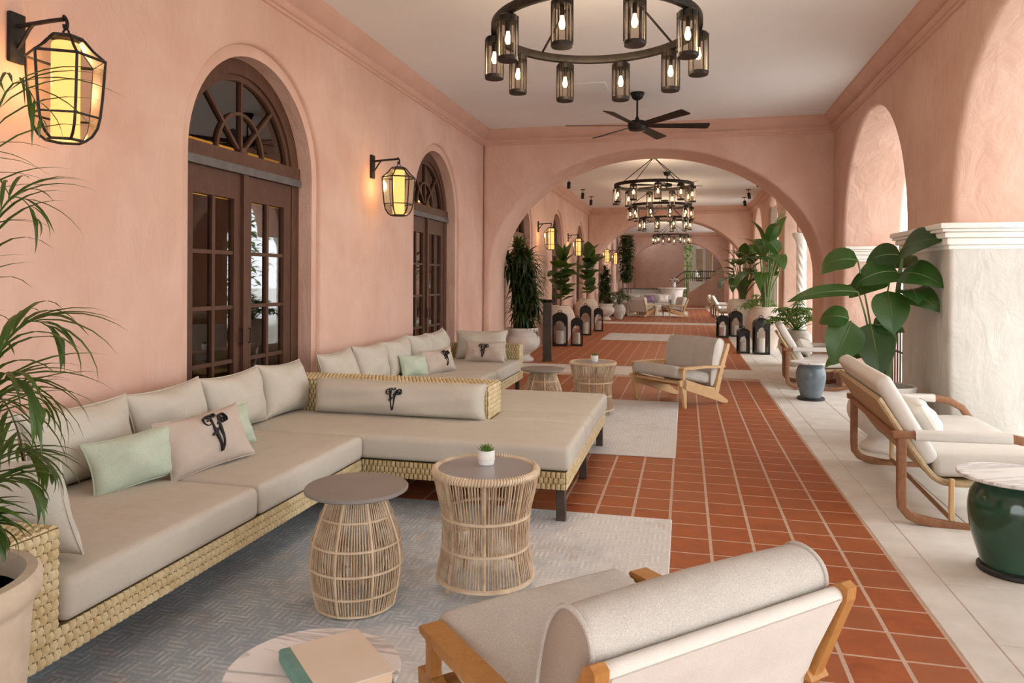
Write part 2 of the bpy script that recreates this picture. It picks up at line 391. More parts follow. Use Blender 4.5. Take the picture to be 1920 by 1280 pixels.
struct(MB().bx(XR + .72, 5.6, -6, 50, 3.95, 4.1).build('sky_blocking_slab', 'ceil', smooth=False))  # added overhang outside the arcade, keeps high sky light off the jambs
struct(MB().bx(XL - .1, XR + .72, -4.3, 38.5, 3.95, 4.3).build('roof_slab', 'ceil', smooth=False))
# crown mouldings (out from the wall, down from the ceiling)
CR = [(0, 0), (.15, 0), (.15, -.025), (.13, -.05), (.10, -.085), (.065, -.115), (.04, -.135), (.04, -.16), (.062, -.165), (.062, -.195), (.045, -.21), (.025, -.215), (.02, -.235), (0, -.24)]
n = 0
def crown(p0, p1, out):
    global n; n += 1
    p0 = Vector(p0); p1 = Vector(p1); out = Vector(out); mb = MB(); k = len(CR)
    vs = [p + out * a + Vector((0, 0, ZC + b)) for p in (p0, p1) for a, b in CR]
    mb.add(vs, [(i, i + 1, k + i + 1, k + i) for i in range(k - 1)] + [tuple(range(k)), tuple(range(2 * k - 1, k - 1, -1))])
    return struct(mb.build('trim_%d' % n, 'pinkt', ang=25))
for ya, yb in ((-4, 11.15), (12.15, 24), (25, 37.6)):
    crown((XL, ya, 0), (XL, yb, 0), (1, 0, 0)); crown((XR, yb, 0), (XR, ya, 0), (-1, 0, 0))
    crown((XL, yb, 0), (XR, yb, 0), (0, -1, 0))
    if ya > 0: crown((XR, ya, 0), (XL, ya, 0), (0, 1, 0))
# pier with white stucco foot and cream capital
def pier(name, ya, yb, foot, x0=XR, x1=XR + .72):
    t = bpy.data.objects.new(name, None); COL.objects.link(t); struct(t)
    if foot:
        MB().rbox(((x0 + x1) / 2, (ya + yb) / 2, .87), (x1 - x0 + .05, yb - ya + .05, 1.74), .035, 3).build('pier_foot', 'white_stucco', t)
    for k, (d, za, zb) in enumerate(((.035, 1.70, 1.735), (.05, 1.735, 1.79), (.075, 1.79, 1.835), (.10, 1.835, 1.86), (.115, 1.86, 1.905))):
        MB().rbox(((x0 + x1) / 2, (ya + yb) / 2, (za + zb) / 2), (x1 - x0 + 2 * d, yb - ya + 2 * d, zb - za), .012, 2).build('capital_course', 'cream', t)
    return t
pier('pier_1', 6.39, 7.63, True); pier('pier_2', 10.47, 11.2, False, XR + .12); pier('pier_3', 2.31, 3.55, True)
arch_wall('wall_behind', (XL, XR + .7), [(-.55, 2.48, 1.53, 1.90)], 3.95, .3, lambda s, t, z: (s, -4 - t, z), 'pink', .05, 40)
# hall behind the last arch: back wall, side opening with daylight, stair
struct(MB().bx(XL - .1, -.1, 47.5, 47.8, 0, 4.7).build('wall_back', 'pink', smooth=False))
struct(MB().bx(1.7, 3.2, 47.5, 47.8, 0, 4.7).build('wall_back_right', 'pink', smooth=False))
struct(MB().bx(-.1, 1.7, 47.5, 47.8, 3.7, 4.7).build('wall_back_lintel', 'pink', smooth=False))
struct(MB().bx(2.4, 2.75, 38.4, 47.6, 0, 4.7).build('wall_hall_right', 'umber', smooth=False))
# interior room behind the glazed doors
mb = MB(); mb.bx(-7.3, -7.2, -4, 25, 0, 3.6); struct(mb.build('wall_inner_room', 'room', smooth=False))
struct(MB().bx(-7.3, XL - .12, -4, 40, 3.5, 3.6).build('ceiling_inner_room', 'room', smooth=False))
struct(MB().bx(-7.3, XL - .12, -4, 40, -.1, -.02).build('floor_inner_room', 'roomf', smooth=False))
for k, y in enumerate((-4, 7.0, 12.4, 24)): struct(MB().bx(-7.3, XL - .12, y, y + .1, 0, 3.6).build('wall_inner_partition_%d' % (k + 1), 'room', smooth=False))

# ------------------------------------------------------------------ doors
def make_door():
    t = bpy.data.objects.new('door_1', None); COL.objects.link(t); struct(t)
    # local: x along the wall, y into the wall (0 = wall face), z up
    Rr, SP = .80, 2.3
    def arc(r, n=32, z=SP): return [(r * cos(pi - pi * k / n), z + r * sin(pi - pi * k / n)) for k in range(n + 1)]
    def band(r0, r1, y0, y1, foot=True):
        a = ([(-r0, 0)] if foot else []) + arc(r0) + ([(r0, 0)] if foot else []); b = ([(-r1, 0)] if foot else []) + arc(r1) + ([(r1, 0)] if foot else [])
        mb = MB(); k = len(a)
        vs = [(x, y0, z) for x, z in a] + [(x, y0, z) for x, z in b] + [(x, y1, z) for x, z in a] + [(x, y1, z) for x, z in b]
        fs = []
        for i in range(k - 1): fs += [(i, i + 1, k + i + 1, k + i), (2 * k + i, 3 * k + i, 3 * k + i + 1, 2 * k + i + 1), (i, 2 * k + i, 2 * k + i + 1, i + 1), (k + i, k + i + 1, 3 * k + i + 1, 3 * k + i)]
        fs += [(0, k, 3 * k, 2 * k), (k - 1, 3 * k - 1, 4 * k - 1, 2 * k - 1)]
        return mb.add(vs, fs)
    band(.815, .91, .045, .36).build('plaster_reveal', 'pink', t, ang=30)
    band(.70, .815, .17, .27).build('door_frame', 'door', t, ang=30)
    band(.655, .705, .19, .25, False).build('fanlight_bead', 'door', t, ang=30)
    MB().bx(-.80, .80, .15, .27, 2.25, 2.40).build('transom', 'door', t, False)
    MB().bx(-.79, .79, .135, .16, 2.24, 2.30).build('transom_ledge', 'doorgrey', t, False)
    fz = 2.40
    for a in (50, 90, 130): MB().tube([(0, .21, fz), (.67 * cos(radians(a)), .21, SP + .67 * sin(radians(a)))], 1, prof=RECT(.018, .012), upv=(0, 1, 0)).build('fanlight_bar', 'door', t, False)
    MB().tube([(.30 * cos(pi * k / 20), .21, fz - .03 + .34 * sin(pi * k / 20)) for k in range(21)], 1, prof=RECT(.018, .012), upv=(0, 1, 0)).build('fanlight_ring', 'door', t, False)
    MB().lathe([(0, -.03), (.05, -.02), (.05, .02), (0, .03)], 16, T=Matrix.Translation((0, .19, fz)) @ Matrix.Rotation(pi / 2, 4, 'X')).build('fanlight_boss', 'door', t)
    p = [(x, z) for x, z in arc(.70) if z > 2.38]
    MB().prism(p, .215, .221, 'y').build('fanlight_pane', 'pane', t, False)
    MB().bx(-.03, .03, .15, .19, 0, 2.25).build('astragal', 'door', t, False)
    LW, LH = .70, 2.24
    gx0, gx1, gz0, gz1 = .115, LW - .11, .405, 2.045; rows = 4
    cw = (gx1 - gx0) / 2; ch = (gz1 - gz0) / rows
    pm = MB().box((0, 0, 0), (cw - .02, .005, ch - .02)).mesh('pane', 'pane', False)
    for sx in (-1, 1):
        leaf = link('door_leaf', None, t); leaf.location = (-LW if sx < 0 else 0, .18, 0)
        q = MB(); q.bx(0, LW, 0, .055, 0, gz0); q.bx(0, LW, 0, .055, gz1, LH); q.bx(0, gx0, 0, .055, gz0, gz1); q.bx(gx1, LW, 0, .055, gz0, gz1)
        q.build('leaf_frame', 'door', leaf, False)
        MB().rbox((LW / 2, -.004, .21), (LW - .24, .02, .27), .006, 1).build('bottom_panel', 'door', leaf, False)
        MB().bx(gx0 + cw - .016, gx0 + cw + .016, .005, .05, gz0, gz1).build('upright_muntin', 'door', leaf, False)
        for k in range(1, rows): MB().bx(gx0, gx1, .008, .047, gz0 + k * ch - .014, gz0 + k * ch + .014).build('cross_muntin', 'door', leaf, False)
        for i in range(2):
            for k in range(rows): link('pane', pm, leaf, (gx0 + (i + .5) * cw, .028, gz0 + (k + .5) * ch))
        h = MB().tube([(0, 0, -.06), (0, -.03, -.05), (0, -.03, .05), (0, 0, .06)], .007, 6).build('pull_handle', 'bronze', leaf); h.location = (LW - .05 if sx < 0 else .05, -.01, 1.0)
    return t
d0 = make_door()
for k, y in enumerate(DOORS):
    d = d0 if k == 0 else copy_tree(d0); d.name = 'door_%d' % (k + 1)
    d.location = (XL, y, 0); d.rotation_euler = (0, 0, pi / 2)   # local x -> +Y, local y -> -X (into the wall)

# ------------------------------------------------------------------ floor
floor = struct(MB().bx(XL - .1, XR + .75, -4, 54, -.12, -.0012).build('floor', 'grout', smooth=False))
XE, PC, PR, Y0R = 1.045, .2256, .2312, 4.43
RUG1 = (-2.32, -.07, 1.2, 4.46); RUG2 = (-2.4, -.07, 6.02, 8.76)
tm = MB().rbox((0, 0, -.01), (PC - .012, PR - .008, .02), .004, 1).mesh('tile', 'terra', False)
def inside(x, y, r): return r[0] + .15 < x < r[1] - .13 and r[2] + .14 < y < r[3] - .14
near, rest = [], []
for (ya, yb) in ((-1, 11.12), (12.2, 24.05), (24.95, 37.7), (38.3, 47.4)):
    k0 = math.ceil((ya - Y0R) / PR)
    for k in range(k0, int((yb - Y0R) / PR)):
        for c in range(int((XE - XL) / PC) + 1):
            x = XE - (c + .5) * PC; y = Y0R + (k + .5) * PR
            if x - PC / 2 < XL - .05 or inside(x, y, RUG1) or inside(x, y, RUG2): continue
            q = Vector((x, y, -1.45)); dpt = q.dot(fw); u = 960 + F_PX * q.dot(rt) / max(dpt, .01)
            vis = dpt > .8 and -20 < u < 1940 and HORIZON + F_PX * 1.45 / dpt < 1330 and not (x < -.7 and y < 9.0 and not (-2.0 < x and 6.4 < y))
            hid = x < -1.9 or (y < 2.4 and x < .3)
            (near if vis and not hid else rest).append((dpt, x, y))
near.sort()
for _, x, y in near[:300]: link('tile', tm, floor, (x, y, 0))
tb = MB()
for _, x, y in near[300:] + rest: tb.bx(x - PC / 2 + .006, x + PC / 2 - .006, y - PR / 2 + .004, y + PR / 2 - .004, -.02, 0)
tb.build('tile_field', 'terra', floor, False, kind='stuff', fix=False)
# limestone margin, thresholds
sj = struct(MB().bx(XE + .005, XR + .8, -4, 47.4, -.1, -.004).build('floor_margin', 'stonej', smooth=False))
cols = [XE + .006, 1.215, 1.64, 2.065, 2.49, 2.86]
def slab(a, b, c, d): return MB().rbox(((a + b) / 2, (c + d) / 2, -.012), (b - a - .004, d - c - .004, .03), .003, 1)
for a, b in zip(cols, cols[1:]):
    y = 2.35 + (.3 if cols.index(a) % 2 else 0)
    while y < 24:
        slab(a, b, y, y + .61).build('paving_slab', 'stone', sj, False); y += .61
struct(slab(XE + .006, 2.86, -4, 2.3).build('floor_margin_near', 'stone', smooth=False))
struct(slab(XE + .006, 2.86, 24.2, 47.4).build('floor_margin_far', 'stone', smooth=False))
for k, (a, b) in enumerate(((11.16, 12.14), (24.02, 24.98), (37.65, 38.35))):
    th = struct(MB().bx(XL, XR, a, b, -.05, -.003).build('threshold_%d' % (k + 1), 'stonej', smooth=False))
    for i in range(7): MB().rbox((XL + .3 + .62 * i, (a + b) / 2, 0), (.61, b - a, .012), .003, 1).build('paving_slab', 'stone', th, False)
# terrace and garden outside
struct(MB().bx(2.85, 60, -40, 90, -.4, -.06).build('terrace_ground', 'outside', smooth=False))
struct(MB().bx(-20, 60, -60, -4, -.4, -.13).build('courtyard_ground', 'outside', smooth=False))
struct(MB().bx(-4, 4, 54.5, 54.8, -.1, 4.7).build('wall_added_backdrop', 'umber', smooth=False))  # added to close off the bright sky behind the back doorway
struct(MB().bx(-20, 60, 47.8, 90, -.4, -.13).build('far_ground', 'outside', smooth=False))
# ------------------------------------------------------------------ wicker weave
def weave(mb, O, U, V, N, lu, lv, cu=.030, cv=.034):
    O, U, V, N = map(Vector, (O, U, V, N)); nu = max(1, round(lu / cu)); nv = max(1, round(lv / cv)); a = lu / nu; b = lv / nv
    us = (.0, .2, .5, .76, .84); hs = (-.002, .006, .012, .011, -.003); vsx = (.02, .5, .98); hv = (.4, 1, .4)
    for j in range(nv):
        for i in range(nu):
            h = RND.uniform(.85, 1.15); o = O + U * ((i + .5 * (j % 2) * (i < nu - 1)) * a) + V * (j * b); sk = RND.uniform(-.06, .1)
            vs = [o + U * (a * (u + sk * (vv - .5))) + V * (b * vv) + N * (hh * q * h) for vv, q in zip(vsx, hv) for u, hh in zip(us, hs)]
            mb.add(vs, [(5 * r + k, 5 * r + k + 1, 5 * r + k + 6, 5 * r + k + 5) for r in (0, 1) for k in range(4)])
def weave_box(mb, x0, x1, y0, y1, z0, z1, faces):
    for f in faces:
        if f == '+x': weave(mb, (x1, y0, z0), (0, 1, 0), (0, 0, 1), (1, 0, 0), y1 - y0, z1 - z0)
        if f == '-x': weave(mb, (x0, y1, z0), (0, -1, 0), (0, 0, 1), (-1, 0, 0), y1 - y0, z1 - z0)
        if f == '-y': weave(mb, (x0, y0, z0), (1, 0, 0), (0, 0, 1), (0, -1, 0), x1 - x0, z1 - z0)
        if f == '+y': weave(mb, (x1, y1, z0), (-1, 0, 0), (0, 0, 1), (0, 1, 0), x1 - x0, z1 - z0)
        if f == '+z': weave(mb, (x0, y0, z1), (1, 0, 0), (0, 1, 0), (0, 0, 1), x1 - x0, y1 - y0)
def seat_cushion(parent, x0, x1, y0, y1, z0=.305, z1=.452, m='linen', name='seat_cushion'):
    d = (x1 - x0, y1 - y0, z1 - z0)
    def fn(p):
        u = 2 * p.x / d[0]; v = 2 * p.y / d[1]; k = max(0, (1 - u ** 4)) * max(0, (1 - v ** 4))
        return Vector((p.x, p.y, p.z + (.012 * k if p.z > 0 else 0)))
    MB().rbox((0, 0, 0), d, .035, 4, sub=5, fn=fn).build(name, m, parent, loc=((x0 + x1) / 2, (y0 + y1) / 2, (z0 + z1) / 2), ang=60)
SX0, SX1 = -3.10, -1.985
def sofa(name, label, loc, ybase, arm_lo, y0, y1, splits):
    t = thing(name, label, 'sofa', loc)
    w = MB(); c = MB()
    c.bx(SX0, SX1, y0, y1, .195, .30); weave_box(w, SX0, SX1, y0, y1, .195, .30, ('+x', '-y' if arm_lo else '+y'))
    c.bx(SX0, SX0 + .07, y0, y1, .30, .66); weave_box(w, SX0, SX0 + .07, y0, y1, .30, .66, ('+z',))
    c.build('base_frame', 'wickerb', t, False)
    ya, yb = (y0, y0 + .20) if arm_lo else (y1 - .20, y1)
    MB().bx(SX0, SX1, ya, yb, .30, .625).build('arm_core', 'wickerb', t, False)
    weave_box(w, SX0, SX1, ya, yb, .30, .625, ('+x', '-y', '+y', '+z'))
    w.build('wicker_weave', 'wicker', t, kind='stuff', fix=False)
    for x in (SX0 + .06, SX1 - .05):
        for y in (y0 + .06, y1 - .06): MB().rbox((x, y, .10), (.05, .05, .20), .004, 1).build('leg', 'leg', t)
    a = yb if arm_lo else y0; b = y1 if arm_lo else ya
    ys = [a] + splits + [b]
    for p, q in zip(ys, ys[1:]): seat_cushion(t, SX0 + .06, SX1 + .025, p + .004, q - .004)
    return t
sofa('sectional_sofa', 'wicker sofa section with near arm along the pink wall beside the potted palm', (0, 0, .006), 0, True, 1.76, 4.225, [3.08])
sofa('sectional_sofa', 'rear wicker sofa section along the wall ending at the white dracaena pot', (0, 0, .006), 0, False, 6.36, 8.90, [7.55])
# two-sided daybed with wicker back between the two sofa sections
t = thing('daybed', 'two-sided wicker daybed with low woven back reaching out into the room', 'daybed', (0, 0, .006))
c = MB(); w = MB(); DX1 = -.68
c.bx(SX0, DX1, 4.245, 6.335, .195, .30); weave_box(w, SX0, DX1, 4.245, 6.335, .195, .30, ('+x', '-y', '+y'))
c.bx(-3.08, -1.36, 4.97, 5.32, .30, .675); weave_box(w, -3.08, -1.36, 4.97, 5.32, .30, .675, ('+x', '+z', '-y', '+y'))
c.build('base_frame', 'wickerb', t, False); w.build('wicker_weave', 'wicker', t, kind='stuff', fix=False)
for x in (-3.0, -1.9, DX1 - .035):
    for y in (4.29, 5.26, 6.29): MB().rbox((x, y, .10), (.055, .055, .20), .004, 1).build('leg', 'leg', t)
seat_cushion(t, SX0 + .05, DX1 + .025, 4.23, 4.965); seat_cushion(t, -1.35, DX1 + .025, 4.972, 5.318); seat_cushion(t, SX0 + .05, DX1 + .025, 5.325, 6.34)

# ------------------------------------------------------------------ pillows
def pillow_z(u, v, th, p=2.6, q=None):
    return th / 2 * (max(0, 1 - abs(u) ** (q or p)) * max(0, 1 - abs(v) ** p)) ** .5
def pillow_mesh(name, w, h, th, m, n=18, seed=0, ear=.085, q=None):
    rr = random.Random(seed); ph = [rr.uniform(0, 6.28) for _ in range(6)]
    mb = MB(); g = []
    ts = [sin(pi / 2 * (2 * i / n - 1)) for i in range(n + 1)]
    for sgn in (1, -1):
        vs = []
        for v in ts:
            for u in ts:
                x = w / 2 * u * (1 - ear * (1 - v * v)); y = h / 2 * v * (1 - ear * (1 - u * u))
                z = sgn * pillow_z(u, v, th, q=q)
                k = (1 - u * u) * (1 - v * v)
                z += .012 * sin(5 * u + ph[0] + 2 * v) * k ** .3 * (1 if k > 0 else 0) + .006 * sin(7 * v + ph[1] - 3 * u) * k ** .3
                y -= .02 * h * (1 - u * u) * (v > 0) * v * (1 + .6 * sin(3 * u + ph[2]))
                vs.append((x, y + h / 2, z))
        N = n + 1
        fs = [(j * N + i, j * N + i + 1, (j + 1) * N + i + 1, (j + 1) * N + i) for j in range(n) for i in range(n)]
        mb.add(vs, fs if sgn > 0 else [f[::-1] for f in fs])
    me = mb.mesh(name, m, True, 75); bm = bmesh.new(); bm.from_mesh(me); bmesh.ops.remove_doubles(bm, verts=bm.verts, dist=1e-4); bm.to_mesh(me); bm.free()
    return me
def seam(w, h, ear, m, parent, r=.005):
    ts = [sin(pi / 2 * (2 * i / 12 - 1)) for i in range(13)]; loop = [(u, -1) for u in ts] + [(1, v) for v in ts[1:]] + [(-u, 1) for u in ts[1:]] + [(-1, -v) for v in ts[1:-1]]
    P = [(w / 2 * u * (1 - ear * (1 - v * v)), h / 2 + h / 2 * v * (1 - ear * (1 - u * u)) - .02 * h * (1 - u * u) * (v > 0) * v, 0) for u, v in loop]
    MB().tube(P, r, 5, closed=True).build('piping', m, parent)
def spiral(cx, cy, r, a0, turns, w0, w1, n=22):
    return [((cx + r * (1 - .78 * k / n) * cos(a0 + turns * 2 * pi * k / n), cy + r * (1 - .78 * k / n) * sin(a0 + turns * 2 * pi * k / n)), w0 + (w1 - w0) * k / n) for k in range(n + 1)]
def cr(pts, n=8):
    P = [pts[0]] + pts + [pts[-1]]; out = []
    for i in range(1, len(P) - 2):
        for k in range(n):
            t = k / n; q = []
            for d in range(len(P[0])):
                a, b, c, e = P[i - 1][d], P[i][d], P[i + 1][d], P[i + 2][d]
                q.append(.5 * (2 * b + (c - a) * t + (2 * a - 5 * b + 4 * c - e) * t * t + (3 * b - a - 3 * c + e) * t ** 3))
            out.append(tuple(q))
    return out + [tuple(pts[-1])]
STROKES = [  # (x, y, width): letter V drawn as a ribbon with curled tops
    cr([(-.42, .74, .05), (-.60, .86, .055), (-.82, .78, .06), (-.86, .56, .065), (-.68, .42, .06), (-.46, .46, .05), (-.44, .64, .04), (-.58, .68, .03), (-.62, .60, .03)]),
    cr([(-.58, .90, .05), (-.34, .93, .07), (-.16, .84, .06), (.06, .80, .07), (.10, .94, .06), (-.02, .97, .03)]),
    cr([(-.30, .78, .06), (-.33, .5, .10), (-.36, .3, .15), (-.30, .05, .16), (-.26, -.2, .15), (-.22, -.55, .13), (-.20, -.95, .05)]),
    cr([(-.56, -.08, .06), (-.42, -.05, .16), (-.22, .06, .18), (-.04, .18, .06)]),
    cr([(.44, .56, .03), (.54, .66, .04), (.66, .58, .05), (.60, .42, .05), (.42, .44, .055), (.38, .66, .06), (.52, .86, .065), (.76, .84, .07), (.88, .62, .06), (.80, .44, .04)]),
    cr([(.66, .86, .05), (.40, .80, .08), (.22, .60, .13), (.14, .3, .16), (.12, 0, .15), (.10, -.3, .13), (-.02, -.68, .11), (-.20, -.95, .04)]),
    cr([(-.06, .36, .04), (.08, .44, .12), (.2, .5, .05)]),
]
def emblem(parent, w, h, th, cx, cy, size, asp=.78, q=None):
    mb = MB()
    for st in STROKES:
        k = len(st); top = []
        for i, (x, y, wd) in enumerate(st):
            a = st[max(0, i - 1)]; b = st[min(k - 1, i + 1)]; dx, dy = b[0] - a[0], b[1] - a[1]; l = sqrt(dx * dx + dy * dy) or 1
            for s in (1, -1):
                px = cx + (x * asp - s * dy / l * wd * .4) * size / 2; py = cy + (y + s * dx / l * wd * .4) * size / 2
                u = max(-.98, min(.98, 2 * px / w)); v = max(-.98, min(.98, 2 * (py - h / 2) / h))
                top.append((px, py, pillow_z(u, v, th, q=q) + .017))
        vs = top + [(x, y, z - .022) for x, y, z in top]; o = 2 * k
        fs = []
        for i in range(k - 1):
            a = 2 * i; fs += [(a, a + 1, a + 3, a + 2), (o + a, o + a + 2, o + a + 3, o + a + 1), (a, a + 2, o + a + 2, o + a), (a + 1, o + a + 1, o + a + 3, a + 3)]
        fs += [(0, o, o + 1, 1), (2 * k - 2, 2 * k - 1, o + 2 * k - 1, o + 2 * k - 2)]
        mb.add(vs, fs)
    mb.build('embroidered_letter', 'embroid', parent, label='black scrolled V monogram')
pc = 0
def pillow(name, label, cat, pos, yawdeg, lean, w, h, th, m, em=None, spin=0, group=None, pm=None):
    """pos = bottom centre, yawdeg = heading of its front face"""
    global pc; pc += 1
    nx = Vector((cos(radians(yawdeg)), sin(radians(yawdeg)), 0)); Z = Vector((0, 0, 1)); l = radians(lean)
    n = cos(l) * nx + sin(l) * Z; u = cos(l) * Z - sin(l) * nx; x = u.cross(n)
    T = Matrix(((x.x, u.x, n.x, pos[0]), (x.y, u.y, n.y, pos[1]), (x.z, u.z, n.z, pos[2]), (0, 0, 0, 1))) @ Matrix.Rotation(radians(spin), 4, 'Z')
    long = name == 'bolster'; q = 24 if long else None; ear = .03 if long else .085
    o = tag(link(name, pillow_mesh(name, w, h, th, m, seed=pc, q=q, ear=ear)), label, cat, group); o.matrix_world = T
    seam(w, h, ear, m, o)
    if em: emblem(o, w, h, th, *em, q=q)
    return o
BC = 'loose taupe back cushions along the wall'
zc = .468
for k, (y, wd, lab, lean, spin) in enumerate((
        (2.34, .56, 'taupe back cushion half hidden behind the palm fronds at the near arm', 14, 2),
        (2.93, .66, 'wide taupe back cushion behind the pale green pillow', 13, -1),
        (3.57, .62, 'taupe back cushion behind the monogrammed throw pillow', 14, 2),
        (4.17, .62, 'taupe back cushion where the sofa meets the daybed, before the door', 13, 1),
        (4.76, .58, 'taupe back cushion in the corner beside the long bolster', 15, -2))):
    pillow('back_cushion', lab, 'cushion', (-2.80, y, zc), 0, lean, wd, .375, .22, 'linen2', None, spin, BC)
for k, (y, wd, lab, lean, spin) in enumerate((
        (5.62, .60, 'taupe back cushion on the far side of the wicker daybed back', 13, 1),
        (6.28, .64, 'second taupe back cushion behind the daybed back', 14, -1),
        (6.92, .62, 'taupe back cushion behind the small green pillow of the rear sofa', 13, 2),
        (7.55, .60, 'taupe back cushion left of the rear round monogram pillow', 14, -2),
        (8.15, .62, 'tall taupe back cushion nearest the far corner of the rear sofa', 13, 3))):
    pillow('back_cushion', lab, 'cushion', (-2.80, y, zc), 0, lean, wd, .375, .22, 'linen2', None, spin, BC)
pillow('back_cushion', 'broad taupe cushion leaning on the far arm of the rear sofa', 'cushion', (-2.42, 8.50, zc), -90, 12, .66, .36, .2, 'linen2', None, 1)
pillow('back_cushion', 'taupe cushion standing against the near wicker arm seen edge-on', 'cushion', (-2.33, 2.12, zc), 90, 13, .58, .36, .19, 'linen2', None, -3)
pillow('throw_pillow', 'pale green lumbar pillow at the near end of the sofa', 'pillow', (-2.50, 2.93, zc), -18, 20, .44, .25, .14, 'green_f', None, 4)
pillow('throw_pillow', 'blush lumbar pillow with black V monogram on the near sofa', 'pillow', (-2.36, 3.30, zc), -16, 26, .52, .30, .16, 'pinkf', (.03, .16, .21), 4)
pillow('throw_pillow', 'pale green pillow tucked behind the near monogram pillow', 'pillow', (-2.52, 3.66, zc), -8, 18, .42, .24, .13, 'green_f', None, 2)
pillow('bolster', 'long taupe bolster with black V monogram against the daybed back', 'bolster', (-1.995, 4.865, zc - .004), -90, 5, 1.30, .25, .20, 'linen', (0, .125, .165), 0)
pillow('throw_pillow', 'small pale green pillow on the rear sofa', 'pillow', (-2.62, 6.85, zc), -20, 18, .38, .22, .13, 'green_f', None, -3)
pillow('throw_pillow', 'monogrammed blush pillow beside the small green one on the rear sofa', 'pillow', (-2.47, 7.20, zc), -28, 22, .44, .26, .16, 'pinkf', (.05, .13, .17), 3)
pillow('throw_pillow', 'monogrammed taupe pillow facing forward at the far end of the rear sofa', 'pillow', (-2.30, 8.24, zc), -90, 16, .50, .25, .15, 'pinkf', (0, .125, .17), 0)

# ------------------------------------------------------------------ rugs
def rug(label, r, m, z=.0):
    return tag(MB().rbox((0, 0, .005), (r[1] - r[0], r[3] - r[2], .012), .004, 1).build('area_rug', m, smooth=False, loc=((r[0] + r[1]) / 2, (r[2] + r[3]) / 2, .0)), label, 'rug', 'woven rugs')
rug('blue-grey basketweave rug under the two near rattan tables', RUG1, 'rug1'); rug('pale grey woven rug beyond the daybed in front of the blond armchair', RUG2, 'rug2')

# ------------------------------------------------------------------ rattan tables
def interp(P, z):
    for (r0, z0), (r1, z1) in zip(P, P[1:]):
        if z0 <= z <= z1 or z1 <= z <= z0:
            t = (z - z0) / (z1 - z0) if z1 != z0 else 0; return r0 + (r1 - r0) * t
    return P[-1][0]
def rods(prof, n, r, z0, z1, tw=0, seg=9, wob=.004):
    mb = MB()
    for k in range(n):
        a = 2 * pi * k / n + RND.uniform(-.012, .012); pts = []
        for i in range(seg + 1):
            z = z0 + (z1 - z0) * i / seg; q = interp(prof, z) + RND.uniform(-wob, wob) * .5; b = a + tw * i / seg; pts.append((q * cos(b), q * sin(b), z))
        mb.tube(pts, r, 4, caps=False)
    return mb
def ring(q, z, r, n=40, k=6): return MB().tube([(q * cos(2 * pi * i / n), q * sin(2 * pi * i / n), z) for i in range(n)], r, k, closed=True)
def smoothprof(ctrl, n=6): return [(a, b) for a, b in cr(ctrl, n)]
def barrel_table(label, loc, rz=0):
    t = thing('rattan_table', label, 'table', loc, rz, 'barrel rattan tables')
    P = smoothprof([(.165, .0), (.188, .10), (.200, .20), (.190, .29), (.160, .38), (.125, .47), (.110, .51)])
    rods(P, 96, .0034, .012, .505).build('rattan_rods', 'rattan', t, kind='stuff', fix=False)
    rods([(r - .012, z) for r, z in P], 8, .008, .0, .505, seg=10, wob=0).build('inner_ribs', 'rattan', t, kind='stuff', fix=False)
    for z in (.012, .09, .19, .29, .40): ring(interp(P, z) + .003, z, .0055).build('binding_band', 'rattan2', t)
    for k in range(8):
        a = 2 * pi * k / 8; MB().tube([((interp(P, z) + .004) * cos(a), (interp(P, z) + .004) * sin(a), z) for z in [.01 + .049 * i for i in range(11)]], .006, 5).build('upright_stake', 'rattan2', t)
    MB().lathe([(0, .50), (.215, .50), (.226, .506), (.226, .516), (.222, .520), (0, .520)], 56).build('table_top', 'tabletop', t, label='taupe round top')
    return t
def drum_table(label, loc, rz=0):
    t = thing('rattan_table', label, 'table', loc, rz, 'hourglass rattan tables')
    P = smoothprof([(.222, .045), (.218, .09), (.202, .17), (.198, .27), (.205, .35), (.228, .45), (.243, .525)])
    rods(P, 96, .0032, .05, .525).build('rattan_rods', 'rattan', t, kind='stuff', fix=False)
    for z, r in ((.05, .011), (.195, .007), (.34, .008)): ring(interp(P, z) + .002, z, r).build('binding_band', 'rattan2', t)
    mb = MB()
    for i in range(110):   # wrapped rim
        a = 2 * pi * i / 110; mb.add(*(lambda q: (q.v, q.f))(MB().tube([((.238 + .012 * cos(b)) * cos(a + .01 * sin(b)), (.238 + .012 * cos(b)) * sin(a + .01 * sin(b)), .538 + .014 * sin(b)) for b in [2 * pi * j / 8 for j in range(8)]], .0075, 4, closed=True)))
    mb.build('wrapped_rim', 'rattan2', t, kind='stuff', fix=False)
    for k in range(8):
        a = 2 * pi * (k + .3) / 8; MB().tube([(interp(P, z) * cos(a), interp(P, z) * sin(a), z) for z in [.045 + .048 * i for i in range(11)]], .0085, 5).build('upright_stake', 'rattan', t)
    for k in range(4):
        a = pi / 4 + pi / 2 * k; MB().lathe([(.012, 0), (.014, .05)], 10, (.20 * cos(a), .20 * sin(a), 0)).build('foot', 'rattan', t)
    MB().lathe([(0, .533), (.224, .533), (.224, .545), (.221, .548), (0, .548)], 56).build('table_top', 'tabletop2', t, label='grey round inset top')
    return t
Zr = .012
b0 = barrel_table('round taupe-topped barrel table of woven rattan on the blue-grey rug', (-1.41, 2.965, Zr))
h0 = drum_table('hourglass rattan table holding the small succulent on the blue-grey rug', (-.91, 3.30, Zr))
dup(b0, (-1.42, 7.33, Zr), .3, 'rear barrel rattan table with taupe top beside the rear sofa')
dup(h0, (-.965, 7.80, Zr), .5, 'rear hourglass rattan table near the blond armchair')
